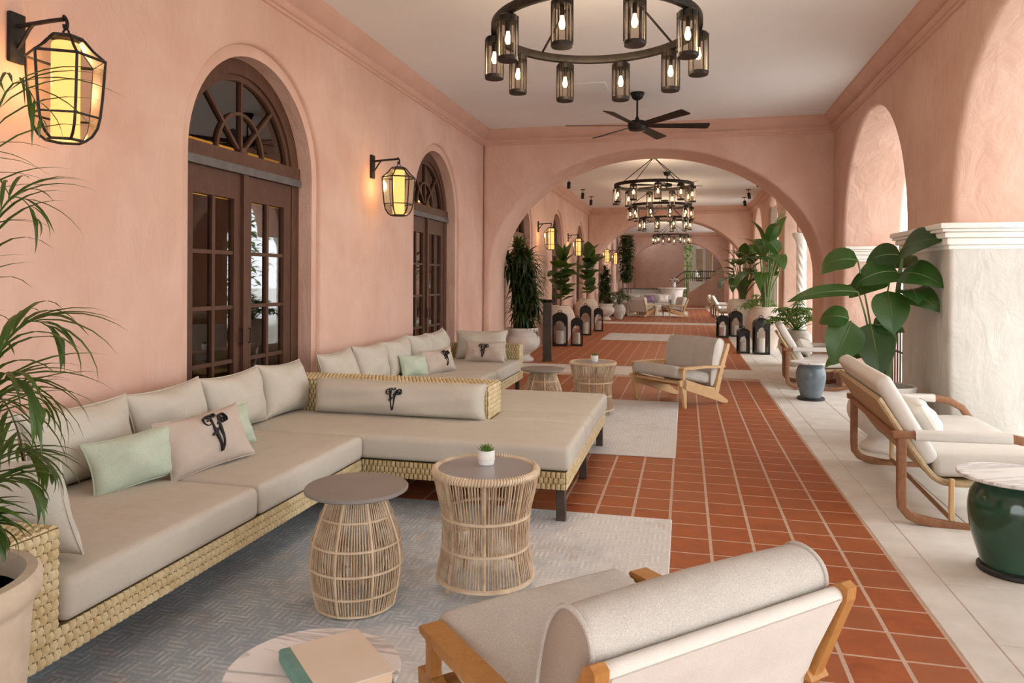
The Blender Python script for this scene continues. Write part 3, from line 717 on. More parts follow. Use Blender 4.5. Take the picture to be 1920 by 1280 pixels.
def leaf_geo(L, W, bend=0, fold=.15, n=8, tip=1.6, base=.5, cols=(-1, -.5, 0, .5, 1), wave=0, ab=None):
    """leaf along +y, flat in xy, normal +z; bend curls it downwards"""
    vs = []; fs = []; m = len(cols)
    ang = 0; y = z = 0
    for i in range(n + 1):
        t = i / n
        if ab: p_ = ab[0] / (ab[0] + ab[1]); wd = W / 2 * max(.02, (t / p_) ** ab[0] * ((1 - t) / (1 - p_)) ** ab[1])
        else: wd = W / 2 * (sin(pi * min(1, t ** base)) ** (1 / tip) if 0 < t < 1 else .02)
        for c in cols:
            vs.append((c * wd, y - sin(ang) * 0, z + fold * abs(c) * wd + wave * W * sin(9 * t + 2 * c) * abs(c)))
        ang = bend * (t + .5 / n); y += L / n * cos(ang); z -= L / n * sin(ang)
    fs = [(i * m + k, i * m + k + 1, (i + 1) * m + k + 1, (i + 1) * m + k) for i in range(n) for k in range(m - 1)]
    return vs, fs
def succulent(label, loc):
    t = thing('potted_succulent', label, 'plant', loc)
    MB().lathe([(0, 0), (.036, 0), (.038, .004), (.041, .066), (.039, .068), (.036, .06), (0, .06)], 28).build('pot', 'ceramic', t)
    MB().lathe([(.0405, .018), (.0412, .020), (.0414, .04), (.0405, .042)], 28).build('glaze_band', 'potw', t)
    for k in range(42):
        a = k * 2.4; q = .004 + .028 * sqrt(k / 42); el = radians(80 - 55 * (k / 42))
        T = frame_from((q * cos(a) * .6, q * sin(a) * .6, .058), (cos(a) * cos(el), sin(a) * cos(el), sin(el)), (-cos(a) * sin(el), -sin(a) * sin(el), cos(el)))
        v, f = leaf_geo(RND.uniform(.03, .045), .009, -.3, .3, 4, cols=(-1, 0, 1)); MB().add(v, f).build('leaf', 'bright', t, loc=None).matrix_basis = T
    return t
s0 = succulent('small green succulent in white ceramic pot on the near hourglass table', (-.925, 3.36, Zr + .549))
dup(s0, (-.95, 7.83, Zr + .549), 1, 'small succulent in white pot on the rear hourglass table')

# ------------------------------------------------------------------ marble table with book
t = thing('marble_side_table', 'round white veined marble table with a book beside the foreground armchair', 'table', (-.872, 1.60, Zr))
MB().lathe([(0, .468), (.19, .468), (.207, .476), (.21, .484), (.207, .49), (0, .49)], 64).build('table_top', 'marble', t)
MB().lathe([(.14, 0), (.14, .015), (.05, .03), (.035, .10), (.035, .40), (.06, .468), (0, .468)], 32).build('pedestal', 'black', t)
b = thing('book', 'large cream-covered book with teal cloth spine on the marble table', 'book', (-.812, 1.596, Zr + .491), radians(46))
MB().bx(-.072, .095, -.118, .118, .004, .027).build('pages', 'pages', b, False)
MB().rbox((.012, 0, .0295), (.178, .244, .004), .0015, 1).build('front_cover', 'bookc', b); MB().rbox((.012, 0, .002), (.178, .244, .004), .0015, 1).build('back_cover', 'teal', b)
MB().rbox((-.0885, 0, .0158), (.03, .245, .0316), .006, 3).build('spine', 'teal', b, label='teal cloth spine')

# ------------------------------------------------------------------ open-arm lounge chair (faces local +y)
def lounge_chair(label, loc, rz, woodm, fab, side):
    t = thing('lounge_chair', label, 'armchair', loc, rz, 'low open-arm lounge chairs')
    HW = .385
    for s in (-1, 1):
        x = s * HW
        def plank(name, poly, w=.034):
            MB().prism(poly, x - w / 2, x + w / 2, 'x').build(name, woodm, t, False)
        plank('front_leg', [(.285, 0), (.315, 0), (.345, .17), (.36, .235), (.345, .32), (.345, .40), (.355, .437), (.285, .437), (.308, .40), (.312, .34), (.29, .28), (.29, .22)])
        plank('lower_rail', [(.40, .315), (.395, .26), (.30, .205), (-.36, .002), (-.415, .0), (-.425, .03), (-.20, .16), (-.19, .20), (.0, .235), (.30, .325)])
        plank('back_post', [(-.19, .15), (-.255, .13), (-.34, .40), (-.445, .66), (-.448, .69), (-.43, .70), (-.41, .69), (-.295, .46), (-.265, .36)], .036)
        arm = [(y, z) for y, z in ((.35, .439), (.36, .449), (.35, .460), (.0, .462), (-.27, .447), (-.34, .455), (-.36, .425), (-.27, .417), (0, .435), (.22, .429))]
        MB().prism(arm, x - .034, x + .034, 'x').build('armrest', woodm, t, False)
    for y, z in ((.33, .285), (-.12, .175)): MB().rbox((0, y, z), (2 * HW, .05, .03), .006, 2).build('stretcher', woodm, t)
    for k in range(7): MB().rbox((-.27 + .09 * k, .1, .243), (.045, .50, .012), .003, 1, T=Matrix.Translation((0, .1, .243)) @ Matrix.Rotation(.235, 4, 'X') @ Matrix.Translation((0, -.1, -.243))).build('seat_slat', woodm, t)
    # canvas sling between the posts, rolled over a top bar
    MB().tube([(-HW + .02, -.415, .665), (HW - .02, -.415, .665)], .021, 14).build('top_bar', 'white_f', t)
    path = [(-.436, .665), (-.36, .50), (-.30, .34), (-.245, .19)]
    MB().prism([(a - .005, b) for a, b in path] + [(a + .006, b) for a, b in path[::-1]], -HW + .03, HW - .03, 'x').build('back_sling', 'white_f', t, False)
    # seat cushion, tipped back
    T = Matrix.Translation((0, .10, .345)) @ Matrix.Rotation(.20, 4, 'X')
    def fn(p):
        k = max(0, 1 - (p.x / .36) ** 4) * max(0, 1 - (p.y / .33) ** 4); return Vector((p.x, p.y, p.z + (.018 * k if p.z > 0 else 0)))
    MB().rbox((0, 0, 0), (.70, .66, .125), .045, 4, sub=4, fn=fn).build('seat_cushion', fab, t, ang=60).matrix_basis = T
    # back cushion: rounded section swept across
    sec = cr([(0, 0), (.035, -.055), (.07, -.045), (.10, .06), (.13, .26), (.135, .40), (.10, .48), (.035, .495), (-.015, .455), (-.022, .34), (-.012, .2), (0, 0)], 5)[:-1]
    a = radians(17); mp = lambda p: (-.212 - p[1] * sin(a) + (p[0] - .03) * cos(a), .262 + p[1] * cos(a) + p[0] * sin(a))
    P = [mp(p) for p in sec]; cy = sum(p[0] for p in P) / len(P); czz = sum(p[1] for p in P) / len(P)
    mb = MB(); W2 = .366; stations = [(-W2, 1), (-W2 + .02, 1.01), (-.2, 1.03), (0, 1.045), (.2, 1.03), (W2 - .02, 1.01), (W2, 1)]
    k = len(P); vs = [(x, cy + (p[0] - cy) * s, czz + (p[1] - czz) * s) for x, s in stations for p in P]
    mb.add(vs, [(i * k + j, i * k + (j + 1) % k, (i + 1) * k + (j + 1) % k, (i + 1) * k + j) for i in range(len(stations) - 1) for j in range(k)])
    bc = mb.build('back_cushion', fab, t, ang=60)
    for sx in (-1, 1):
        q = MB(); c0 = [(sx * (W2 - .001), p[0], p[1]) for p in P]; c1 = [(sx * (W2 + .012), cy + (p[0] - cy) * .7, czz + (p[1] - czz) * .86) for p in P]
        q.add(c0 + c1 + [(sx * (W2 + .016), cy, czz)], [(j, (j + 1) % k, k + (j + 1) % k, k + j) for j in range(k)] + [(k + j, k + (j + 1) % k, 2 * k) for j in range(k)])
        q.build('side_gusset', side, bc, ang=70)
        MB().tube([(sx * W2, cy + (p[0] - cy) * 1.015, czz + (p[1] - czz) * 1.01) for p in P], .006, 6, closed=True).build('piping', fab, bc)
    return t
# heading (rz): local +y turned to the facing direction
lounge_chair('foreground honey teak lounge chair with oatmeal cushions seen from behind', (-.185, 1.985, 0.004), radians(134 - 90), 'teak', 'grey_f', 'gusset')
lounge_chair('blond wood lounge chair with grey cushions at the edge of the pale rug', (-.085, 8.86, 0.004), radians(228 - 90), 'blond', 'grey_f', 'white_f')

# ------------------------------------------------------------------ rockers (face local +x, width along y)
def rocker(label, loc, W, rz=0):
    t = thing('rocking_lounger', label, 'rocking chair', loc, rz, 'wooden rockers on the limestone margin')
    for s in (-1, 1):
        y = s * W / 2
        pth = [(.03, .52), (.03, .45), (.03, .16), (.035, .10), (.07, .055), (.12, .035)] + [(.12 + .63 * k / 8, .035 - .035 * sin(pi * k / 8) + .02 * (k / 8) ** 2) for k in range(1, 9)] + [(.84, .09), (.865, .15), (.86, .30), (.84, .40), (.79, .475), (.70, .525), (.60, .54)]
        MB().tube([(a, y, b) for a, b in pth], 1, prof=RRECT(.021, .026, .008), upv=(0, 1, 0)).build('side_frame', 'walnut', t, ang=50)
        MB().tube([(-.02, y, .528), (.3, y, .534), (.62, y, .54)], 1, prof=RRECT(.028, .02, .008), upv=(0, 1, 0)).build('armrest', 'walnut', t, ang=50)
        MB().tube([(.10, y, .530), (.35, y, .535), (.60, y, .540)], 1, prof=RRECT(.036, .029, .014), upv=(0, 1, 0)).build('canvas_arm_sleeve', 'white_f', t, ang=50)
        MB().rbox((.30, y * .985, .16), (.028, .026, .25), .005, 1).build('strut', 'blond', t)
    MB().tube([(.30, -W / 2, .045), (.30, W / 2, .045)], .014, 8).build('stretcher', 'walnut', t)
    MB().tube([(.02, -W / 2, .50), (.02, W / 2, .50)], 1, prof=RRECT(.02, .014, .005)).build('back_rail', 'walnut', t)
    MB().tube([(.62, -W / 2, .26), (.62, W / 2, .26)], 1, prof=RRECT(.02, .014, .005)).build('front_rail', 'walnut', t)
    # woven shell
    sh = cr([(-.075, .74), (-.01, .635), (.10, .46), (.19, .33), (.25, .275), (.33, .262), (.5, .272), (.80, .295)], 5)
    nn = []
    for i, p in enumerate(sh):
        a = sh[max(0, i - 1)]; b = sh[min(len(sh) - 1, i + 1)]; dx, dz = b[0] - a[0], b[1] - a[1]; l = sqrt(dx * dx + dz * dz); nn.append((-dz / l, dx / l))
    inner = [(p[0] + n_[0] * -.0 , p[1] - n_[1] * 0) for p, n_ in zip(sh, nn)]
    outer = [(p[0] - n_[0] * .03, p[1] - n_[1] * .03) for p, n_ in zip(sh, nn)]
    MB().prism(inner + outer[::-1], -W / 2 + .05, W / 2 - .05, 'y').build('woven_shell', 'shell', t, ang=50)
    for s in (-1, 1):
        y = s * (W / 2 - .045); MB().tube([((p[0] + q[0]) / 2, y, (p[1] + q[1]) / 2) for p, q in zip(inner, outer)], .019, 8).build('shell_edge', 'shell', t)
    wc = W - .12
    def fn(p):
        k = max(0, 1 - (2 * p.y / wc) ** 6); return Vector((p.x, p.y, p.z + (.012 * k if p.z > 0 else 0)))
    sc_ = MB().rbox((0, 0, 0), (.62, wc, .135), .04, 4, sub=3, fn=fn).build('seat_cushion', 'white_f', t, ang=60); sc_.matrix_basis = Matrix.Translation((.53, 0, .352)) @ Matrix.Rotation(-.045, 4, 'Y')
    bc = MB().rbox((0, 0, 0), (.10, wc, .58), .04, 4, sub=3).build('back_cushion', 'white_f', t, ang=60); bc.matrix_basis = Matrix.Translation((.075, 0, .605)) @ Matrix.Rotation(-.52, 4, 'Y')
    return t
rocker('wide wooden rocking loveseat with white cushions by the white stucco pier', (1.255, 5.50, .004), 1.50, radians(-2))
rocker('single wooden rocker with white cushions beside the blue-grey ceramic table', (1.32, 10.6, .004), .74, radians(-4))
pillow('throw_pillow', 'rounded white pillow on the rocking loveseat', 'pillow', (1.61, 5.45, .425), 0, 30, .56, .25, .17, 'white_f', (.1, .13, .13), 0)
pillow('throw_pillow', 'pale rounded pillow on the single rocker', 'pillow', (1.64, 10.56, .425), -10, 24, .42, .26, .18, 'linen2', None, 0)
# ceramic side tables with marble tops
def drum(label, loc, prof, m, R_):
    t = thing('ceramic_side_table', label, 'table', loc, .4, 'ceramic garden stool tables')
    MB().lathe(prof, 48).build('ceramic_body', m, t, ang=50)
    MB().lathe([(0, 0), (.155, 0), (.16, .006), (.16, .022), (.15, .03), (0, .03)], 48).build('foot_ring', 'blackc', t)
    z = prof[-1][1]
    MB().lathe([(0, z), (R_ - .01, z), (R_, z + .006), (R_, z + .016), (R_ - .004, z + .02), (0, z + .02)], 64).build('table_top', 'marble', t)
    return t
drum('dark green glazed ceramic table with marble top beside the rocking loveseat', (1.60, 4.10, 0.004), smoothprof([(.14, .02), (.150, .06), (.185, .18), (.20, .29), (.19, .38), (.155, .445), (.13, .465)]), 'greenc', .25)
drum('blue-grey glazed ceramic table with marble top beside the single rocker', (1.49, 9.42, 0.004), smoothprof([(.115, .02), (.12, .05), (.155, .16), (.172, .28), (.16, .37), (.125, .425), (.11, .44)]), 'bluec', .235)
# ------------------------------------------------------------------ wall sconces (local: +x away from wall, origin on wall at lantern-top height)
def sconce(label, loc):
    t = thing('wall_sconce', label, 'wall lamp', loc, 0, 'iron lantern sconces')
    MB().rbox((.012, 0, .075), (.024, .085, .24), .006, 2).build('backplate', 'black', t)
    MB().tube([(.02, 0, .13), (.08, 0, .135), (.20, 0, .142), (.29, 0, .145)], .011, 8).build('arm', 'black', t)
    MB().tube(bez([(.02, 0, .02), (.06, 0, .06), (.08, 0, .12), (.12, 0, .138)], 8), .009, 6).build('arm_brace', 'black', t)
    MB().tube(bez([(.285, 0, .16), (.31, 0, .15), (.325, 0, .09), (.285, 0, .08), (.29, 0, .12)], 12), .008, 6).build('hook', 'black', t)
    MB().tube([(.30 + .018 * cos(2 * pi * k / 12), 0, .075 + .022 * sin(2 * pi * k / 12)) for k in range(12)], .005, 5, closed=True).build('hanging_ring', 'black', t)
    C = (.30, 0)
    P = [(.062, .055), (.078, .045), (.115, .0), (.168, -.045), (.163, -.12), (.155, -.23), (.146, -.315), (.135, -.365), (.112, -.405), (.082, -.43)]
    def pt(r, z, k): return (C[0] + r * cos(pi / 3 * k + pi / 6), C[1] + r * sin(pi / 3 * k + pi / 6), z)
    for k in range(6): MB().tube([pt(r, z, k) for r, z in P], .0065, 6).build('rib', 'black', t)
    for r, z, w in ((.068, .053, .009), (.168, -.045, .007), (.146, -.315, .0055), (.082, -.43, .007)): MB().tube([pt(r, z, k) for k in range(6)], w, 6, closed=True).build('hoop', 'black', t)
    MB().lathe([(.06, .05), (.06, .056), (.02, .065), (0, .066)], 6, (C[0], 0, 0), T=None).build('cap', 'black', t)
    g = [(max(.01, r - .005), z) for r, z in P]
    for k in range(6):
        mb = MB(); vs = [pt(r, z, kk) for r, z in g for kk in (k, k + 1)]
        mb.add(vs, [(2 * i, 2 * i + 1, 2 * i + 3, 2 * i + 2) for i in range(len(g) - 1)]); mb.build('glass_pane', 'sglass', t, False)
    MB().lathe([(.058, -.425), (.060, -.42), (.060, .02), (.055, .03), (0, .03)], 24, (C[0], 0, 0)).build('frosted_tube', 'candleglow', t)
    l = bpy.data.lights.new('sconce_light', 'POINT'); l.energy = 2.2; l.color = (1, .62, .28); l.shadow_soft_size = .05
    lo = link('sconce_light', l, t, (C[0] - .11, 0, -.12))
    return t
ZS = 2.52
sc0 = sconce('large black iron lantern sconce on the pink wall above the palm', (XL, 2.84, ZS))
for y, lab in ((6.93, 'lantern sconce between the two arched doors'), (15.6, 'lantern sconce beyond the near arch above the first fiddle-leaf plant'), (19.75, 'lantern sconce above the second fiddle-leaf plant'),
               (27.2, 'small distant lantern sconce left of the hanging ivy'), (30.6, 'farthest small lantern sconce against the hanging ivy')):
    dup(sc0, (XL, y, ZS), 0, lab)

# ------------------------------------------------------------------ chandeliers
def chandelier(label, loc):
    t = thing('ring_chandelier', label, 'chandelier', loc, 0, 'ring chandeliers down the gallery')
    R_, ZR = .73, -.55
    MB().lathe([(0, 0), (.10, 0), (.105, -.012), (.10, -.03), (.05, -.045), (0, -.045)], 32).build('canopy', 'bronze', t)
    for k in range(4):
        a = pi / 2 * k + .75; MB().tube([(.045 * cos(a), .045 * sin(a), -.04), (R_ * cos(a), R_ * sin(a), ZR + .02)], .009, 6).build('suspension_rod', 'bronze', t)
    MB().tube([(R_ * cos(2 * pi * k / 64), R_ * sin(2 * pi * k / 64), ZR) for k in range(64)], 1, prof=RRECT(.030, .022, .005), upv=(0, 0, 1), closed=True).build('ring_band', 'bronze', t, ang=30)
    cage = MB(); cage.lathe([(.024, .0), (.026, -.012), (.056, -.02), (.066, -.03), (.066, -.065), (.060, -.066)], 24)
    cage.lathe([(.060, -.325), (.067, -.325), (.070, -.318), (.070, -.300), (.060, -.300), (.060, -.325)], 24)
    for k in range(6):
        a = pi / 3 * k; cage.tube([(.068 * cos(a), .068 * sin(a), -.03), (.068 * cos(a), .068 * sin(a), -.318)], .0042, 4)
    cm = cage.mesh('lamp_cage', 'bronze', ang=40)
    gm = MB().lathe([(.061, -.305), (.061, -.05)], 48, flute=.035); gm.f = gm.f[:-2]; gm = gm.mesh('ribbed_glass', 'smoke', False)
    bm_ = MB().lathe([(0, -.215), (.013, -.21), (.021, -.19), (.021, -.175), (.013, -.145), (.010, -.125), (0, -.125)], 16).mesh('bulb', 'bulb')
    hm = MB().lathe([(.013, -.128), (.015, -.12), (.015, -.055), (.0, -.05)], 12).mesh('bulb_holder', 'bronze')
    for k in range(10):
        a = 2 * pi * k / 10 + .148
        l = link('lamp', cm, t, (R_ * cos(a), R_ * sin(a), ZR - .02))
        link('ribbed_glass', gm, l); link('bulb', bm_, l); link('bulb_holder', hm, l)
    pl_ = bpy.data.lights.new('chandelier_light', 'POINT'); pl_.energy = 22; pl_.color = (1, .74, .48); pl_.shadow_soft_size = .3
    link('chandelier_light', pl_, t, (0, 0, ZR - .2))
    return t
ch0 = chandelier('nearest dark bronze ring chandelier overhead, cut by the top of the picture', (-.64, 5.22, ZC))
for y, lab in ((14.14, 'ring chandelier framed just beyond the near arch with its canopy visible'), (18.1, 'third ring chandelier, directly behind the one in the near arch'), (21.9, 'fourth ring chandelier in front of the second arch'),
               (30.2, 'small distant ring chandelier beyond the second arch'), (41.0, 'farthest tiny ring chandelier before the back wall')):
    dup(ch0, (-.60 if y < 30 else -.55, y, ZC if y < 38 else 4.6), y, lab)
M['bulb'].cycles.emission_sampling = 'NONE'

# ------------------------------------------------------------------ ceiling fan
t = thing('ceiling_fan', 'black six-bladed ceiling fan before the near arch', 'ceiling fan', (-.60, 9.25, ZC))
MB().lathe([(0, 0), (.085, 0), (.088, -.015), (.06, -.075), (.025, -.095), (0, -.095)], 32).build('canopy', 'black', t)
MB().lathe([(.012, -.08), (.012, -.30), (.022, -.31), (.03, -.36), (0, -.37)], 16).build('downrod', 'black', t)
MB().lathe([(.03, -.345), (.10, -.36), (.118, -.39), (.118, -.44), (.10, -.47), (.05, -.485), (0, -.485)], 32).build('motor', 'black', t)
for k in range(6):
    T = Matrix.Rotation(radians(60 * k + 12), 4, 'Z') @ Matrix.Translation((.10, 0, -.415)) @ Matrix.Rotation(radians(-13), 4, 'X')
    q = [(0, -.035), (.14, -.055), (.78, -.075), (.80, -.06), (.80, .06), (.78, .075), (.14, .055), (0, .035)]
    MB().prism(q, -.004, .004, 'z').build('blade', 'black', t, False).matrix_basis = T
t = thing('ceiling_fan', 'small distant ceiling fan just behind the second chandelier', 'ceiling fan', (-.40, 16.2, ZC))
MB().lathe([(0, 0), (.085, 0), (.06, -.075), (0, -.095)], 24).build('canopy', 'black', t); MB().lathe([(.012, -.08), (.012, -.25), (0, -.26)], 10).build('downrod', 'black', t); MB().lathe([(.03, -.24), (.11, -.26), (.11, -.31), (0, -.34)], 24).build('motor', 'black', t)
for k in range(6): MB().prism([(0, -.03), (.70, -.06), (.70, .06), (0, .03)], -.004, .004, 'z').build('blade', 'black', t, False).matrix_basis = Matrix.Rotation(radians(60 * k + 20), 4, 'Z') @ Matrix.Translation((.09, 0, -.29)) @ Matrix.Rotation(radians(12), 4, 'X')
# spotlights
def spot(label, loc, rz):
    t = thing('ceiling_spotlight', label, 'spotlight', loc, rz, 'black ceiling spotlights')
    MB().lathe([(0, 0), (.065, 0), (.065, -.014), (0, -.018)], 20).build('mount', 'black', t)
    MB().tube([(0, 0, -.01), (0, 0, -.12)], .008, 6).build('stem', 'black', t)
    MB().lathe([(.035, 0), (.042, -.02), (.042, -.15), (.036, -.155), (0, -.14)], 20, T=Matrix.Translation((0, .01, -.09)) @ Matrix.Rotation(.25, 4, 'X')).build('barrel', 'black', t)
    return t
for k, (x, y, lab) in enumerate(((-2.64, 16.7, 'nearest of three spotlights on the left side of the ceiling past the arch'), (-2.62, 18.9, 'middle spotlight on the left side of the ceiling past the arch'), (-2.62, 20.6, 'farthest spotlight on the left side of the ceiling past the arch'),
        (1.57, 17.2, 'nearest of three spotlights on the right side of the ceiling past the arch'), (1.58, 19.7, 'middle spotlight on the right side of the ceiling past the arch'), (1.62, 21.6, 'farthest spotlight on the right side of the ceiling past the arch'), (-2.3, 29.0, 'tiny spotlight on the ceiling beyond the second arch'))):
    spot(lab, (x, y, ZC), .3 if x < 0 else -.6)
# flat plaster access panel on the near ceiling
struct(MB().rbox((-1.15, 8.9, ZC - .003), (.42, .5, .012), .003, 1).build('ceiling_hatch', 'ceil'))

# ------------------------------------------------------------------ lanterns with candles
LG = 'black arched floor lanterns'
def lantern(label, loc, H, W, cl, rz=0, ch=.45):
    t = thing('floor_lantern', label, 'lantern', loc, rz, LG)
    h = W / 2; zt = H * .78; r = h * .62
    MB().rbox((0, 0, .018), (W, W, .036), .006, 1).build('base', 'black', t)
    for sx in (-1, 1):
        for sy in (-1, 1): MB().rbox((sx * (h - .016), sy * (h - .016), (zt - .1) / 2 + .02), (.03, .03, zt - .1), .004, 1).build('corner_post', 'black', t)
    arc = [(r * cos(pi - pi * k / 14), zt - .07 - h * .55 + r * 1.0 * sin(pi - pi * k / 14)) for k in range(15)]
    for k in range(4):
        a0, a1 = -h + .002, h - .002
        poly = [(a0, zt - .07 - h * .6)] + [(-r, zt - .07 - h * .6)] + arc + [(r, zt - .07 - h * .6), (a1, zt - .07 - h * .6), (a1, zt), (a0, zt)]
        MB().prism(poly, -.006, .006, 'y').build('arched_frame', 'black', t, False).matrix_basis = Matrix.Rotation(pi / 2 * k, 4, 'Z') @ Matrix.Translation((0, -h + .012, 0))
        MB().bx(-h + .03, h - .03, -.0015, .0015, .036, zt - .02).build('glass_pane', 'cglass', t, False).matrix_basis = Matrix.Rotation(pi / 2 * k, 4, 'Z') @ Matrix.Translation((0, -h + .022, 0))
    dm = MB(); N_ = 8; st = [(h, zt), (h * .97, zt + .03), (h * .82, zt + H * .09), (h * .5, zt + H * .135), (h * .22, zt + H * .155), (.02, zt + H * .16)]
    vs = [(q * sx, q * sy, z) for q, z in st for sx, sy in ((-1, -1), (1, -1), (1, 1), (-1, 1))]
    dm.add(vs, [(4 * i + k, 4 * i + (k + 1) % 4, 4 * i + 4 + (k + 1) % 4, 4 * i + 4 + k) for i in range(len(st) - 1) for k in range(4)] + [(3, 2, 1, 0), (20, 21, 22, 23)])
    dm.build('domed_roof', 'black', t, ang=20)
    zr = zt + H * .16
    MB().tube([(.0 + H * .045 * cos(2 * pi * k / 16), 0, zr + .01 + H * .04 * sin(2 * pi * k / 16)) for k in range(16)], .008, 6, closed=True).build('ring_handle', 'black', t)
    c = thing('pillar_candle', cl, 'candle', (loc[0], loc[1], loc[2] + .037), 0, 'pillar candles inside the lanterns')
    cr_ = W * .26; hh = H * ch * .8
    MB().lathe([(0, 0), (cr_, 0), (cr_, hh), (cr_ - .008, hh + .004), (0, hh - .004)], 20).build('wax_body', 'wax', c); MB().tube([(0, 0, hh - .005), (.002, 0, hh + .014)], .0018, 5).build('wick', 'blackc', c)
for (x, y, H, W, a, b) in ((-2.66, 15.65, .77, .34, 'large black lantern beside the dark sign post', 'ivory candle in the large lantern beside the sign post'),
        (-2.30, 15.75, .65, .26, 'smaller black lantern right of the large one by the sign post', 'ivory candle in the smaller lantern near the sign post'),
        (-2.52, 18.8, .82, .30, 'taller lantern in front of the second left urn', 'ivory candle in the tall lantern by the second left urn'),
        (-2.36, 20.3, .69, .26, 'farthest of the four lanterns on the left', 'ivory candle in the farthest left lantern'),
        (.92, 19.05, .60, .27, 'low lantern farthest along on the right-hand side', 'ivory candle in the low far right lantern'),
        (1.26, 19.45, .70, .30, 'lantern in front of the tall white ribbed pot', 'ivory candle in the lantern by the white ribbed pot'),
        (1.12, 15.05, .53, .22, 'smallest lantern standing near the blush clay urn', 'ivory candle in the smallest lantern'),
        (1.45, 14.95, .76, .28, 'tallest right-hand lantern directly before the blush clay urn', 'ivory candle in the tallest right-hand lantern')):
    lantern(a, (x, y, .002), H, W, b, .12)

# ------------------------------------------------------------------ sign post
t = thing('sign_post', 'slim dark brown signpost standing on the floor by the lanterns', 'sign', (-2.365, 12.62, .002))
MB().rbox((0, 0, .52), (.155, .10, 1.04), .005, 1).build('post', 'leg', t); MB().rbox((0, 0, .008), (.18, .13, .016), .003, 1).build('base_plate', 'leg', t)
MB().rbox((0, .0, 1.05), (.20, .16, .03), .004, 1, T=Matrix.Translation((0, 0, 1.05)) @ Matrix.Rotation(-.3, 4, 'X') @ Matrix.Translation((0, 0, -1.05))).build('slanted_top', 'black', t)

# ------------------------------------------------------------------ pots
def pot_mesh(t, prof, m, flute=0, soil=True, n=48):
    MB().lathe(prof, n, flute=flute).build('pot', m, t, ang=50)
    if soil: MB().lathe([(0, prof[-1][1] - .05), (prof[-1][0] * .98, prof[-1][1] - .05)], 32).build('soil', 'soil', t)
def rim(prof, thick=.03):  # turn the profile inwards at the lip
    r, z = prof[-1]; return prof + [(r - thick * .3, z + .008), (r - thick, z), (r - thick, z - .06)]
URN = smoothprof([(.20, 0), (.26, .12), (.37, .38), (.40, .55), (.35, .74), (.27, .84), (.26, .88)])
PED = smoothprof([(.20, 0), (.21, .04), (.15, .09), (.15, .13), (.27, .22), (.33, .32), (.32, .42), (.26, .48), (.29, .54), (.30, .58)], 5)
# ------------------------------------------------------------------ palm in foreground
t = thing('potted_palm', 'feathery palm in a sandy clay pot at the left edge', 'potted plant', (-1.85, 1.41, .004))
prof = smoothprof([(.19, 0), (.205, .10), (.222, .30), (.235, .50), (.24, .60)]) + [(.252, .612), (.262, .63), (.262, .665), (.25, .68), (.225, .682), (.215, .66), (.212, .60)]
MB().lathe(prof, 56).build('pot', 'pot', t, ang=45)
for z in (.30, .335): ring(interp(prof, z) + .001, z, .004, 48, 5).build('pot_groove', 'pot', t)
MB().lathe([(0, .62), (.213, .62)], 32).build('soil', 'soil', t)
def frond(base, az, L, rise, droop, nl, ll, seed, parent, m='palm', lw=.022, name='frond', tilt=0):
    rr = random.Random(seed); d = Vector((cos(az), sin(az), 0)); b = Vector(base)
    pts = bez([b, b + d * L * .18 + Vector((0, 0, rise * .7)), b + d * L * .6 + Vector((0, 0, rise * 1.15)), b + d * L + Vector((0, 0, rise - droop))], 16)
    mb = MB(); mb.tube(pts, [.0065 - .0052 * i / 16 for i in range(17)], 5)
    side = Vector((-d.y, d.x, 0))
    for k in range(nl):
        f = .30 + .70 * k / (nl - 1); i = min(15, int(f * 16)); p = pts[i].lerp(pts[i + 1], f * 16 - i); tg = (pts[i + 1] - pts[i]).normalized()
        for s in (-1, 1):
            l = ll * (sin(pi * (.18 + .8 * (f - .3) / .7)) ** .6) * rr.uniform(.85, 1.1)
            dr = (tg * .75 + side * s * (.85 - .35 * f) + Vector((0, 0, .12 + rr.uniform(-.1, .1) + tilt))).normalized()
            v, fc = leaf_geo(l, lw, rr.uniform(.9, 1.5), .5, 6, tip=1.2, base=.62, cols=(-1, 0, 1))
            mb.add(v, fc, frame_from(p, dr, Vector((0, 0, 1))))
    mb.build(name, m, parent, ang=80, fix=False)
PB = (0, 0, .62)
for k, (az, L, rise, droop, nl, ll, lw) in enumerate(((95, .34, 1.42, .12, 12, .34, .011), (130, .40, 1.25, .2, 12, .32, .011), (70, .22, 1.05, .06, 12, .30, .011), (60, .26, .72, .06, 15, .34, .016), (15, .26, .62, .12, 15, .30, .016),
        (-5, .22, .30, .10, 13, .17, .018), (40, .22, .34, .10, 13, .18, .018), (75, .28, .40, .14, 13, .22, .016), (110, .42, .6, .3, 16, .34, .016), (165, .5, 1.0, .4, 16, .36, .016), (200, .5, .8, .4, 16, .36, .016), (240, .5, .7, .4, 16, .34, .016), (280, .4, .5, .4, 16, .3, .016), (320, .2, .3, .12, 12, .18, .018), (20, .16, .24, .08, 12, .15, .018))):
    frond((.04 * cos(radians(az)), .04 * sin(radians(az)), .62), radians(az), L, rise, droop, nl, ll, 30 + k, t, lw=lw)

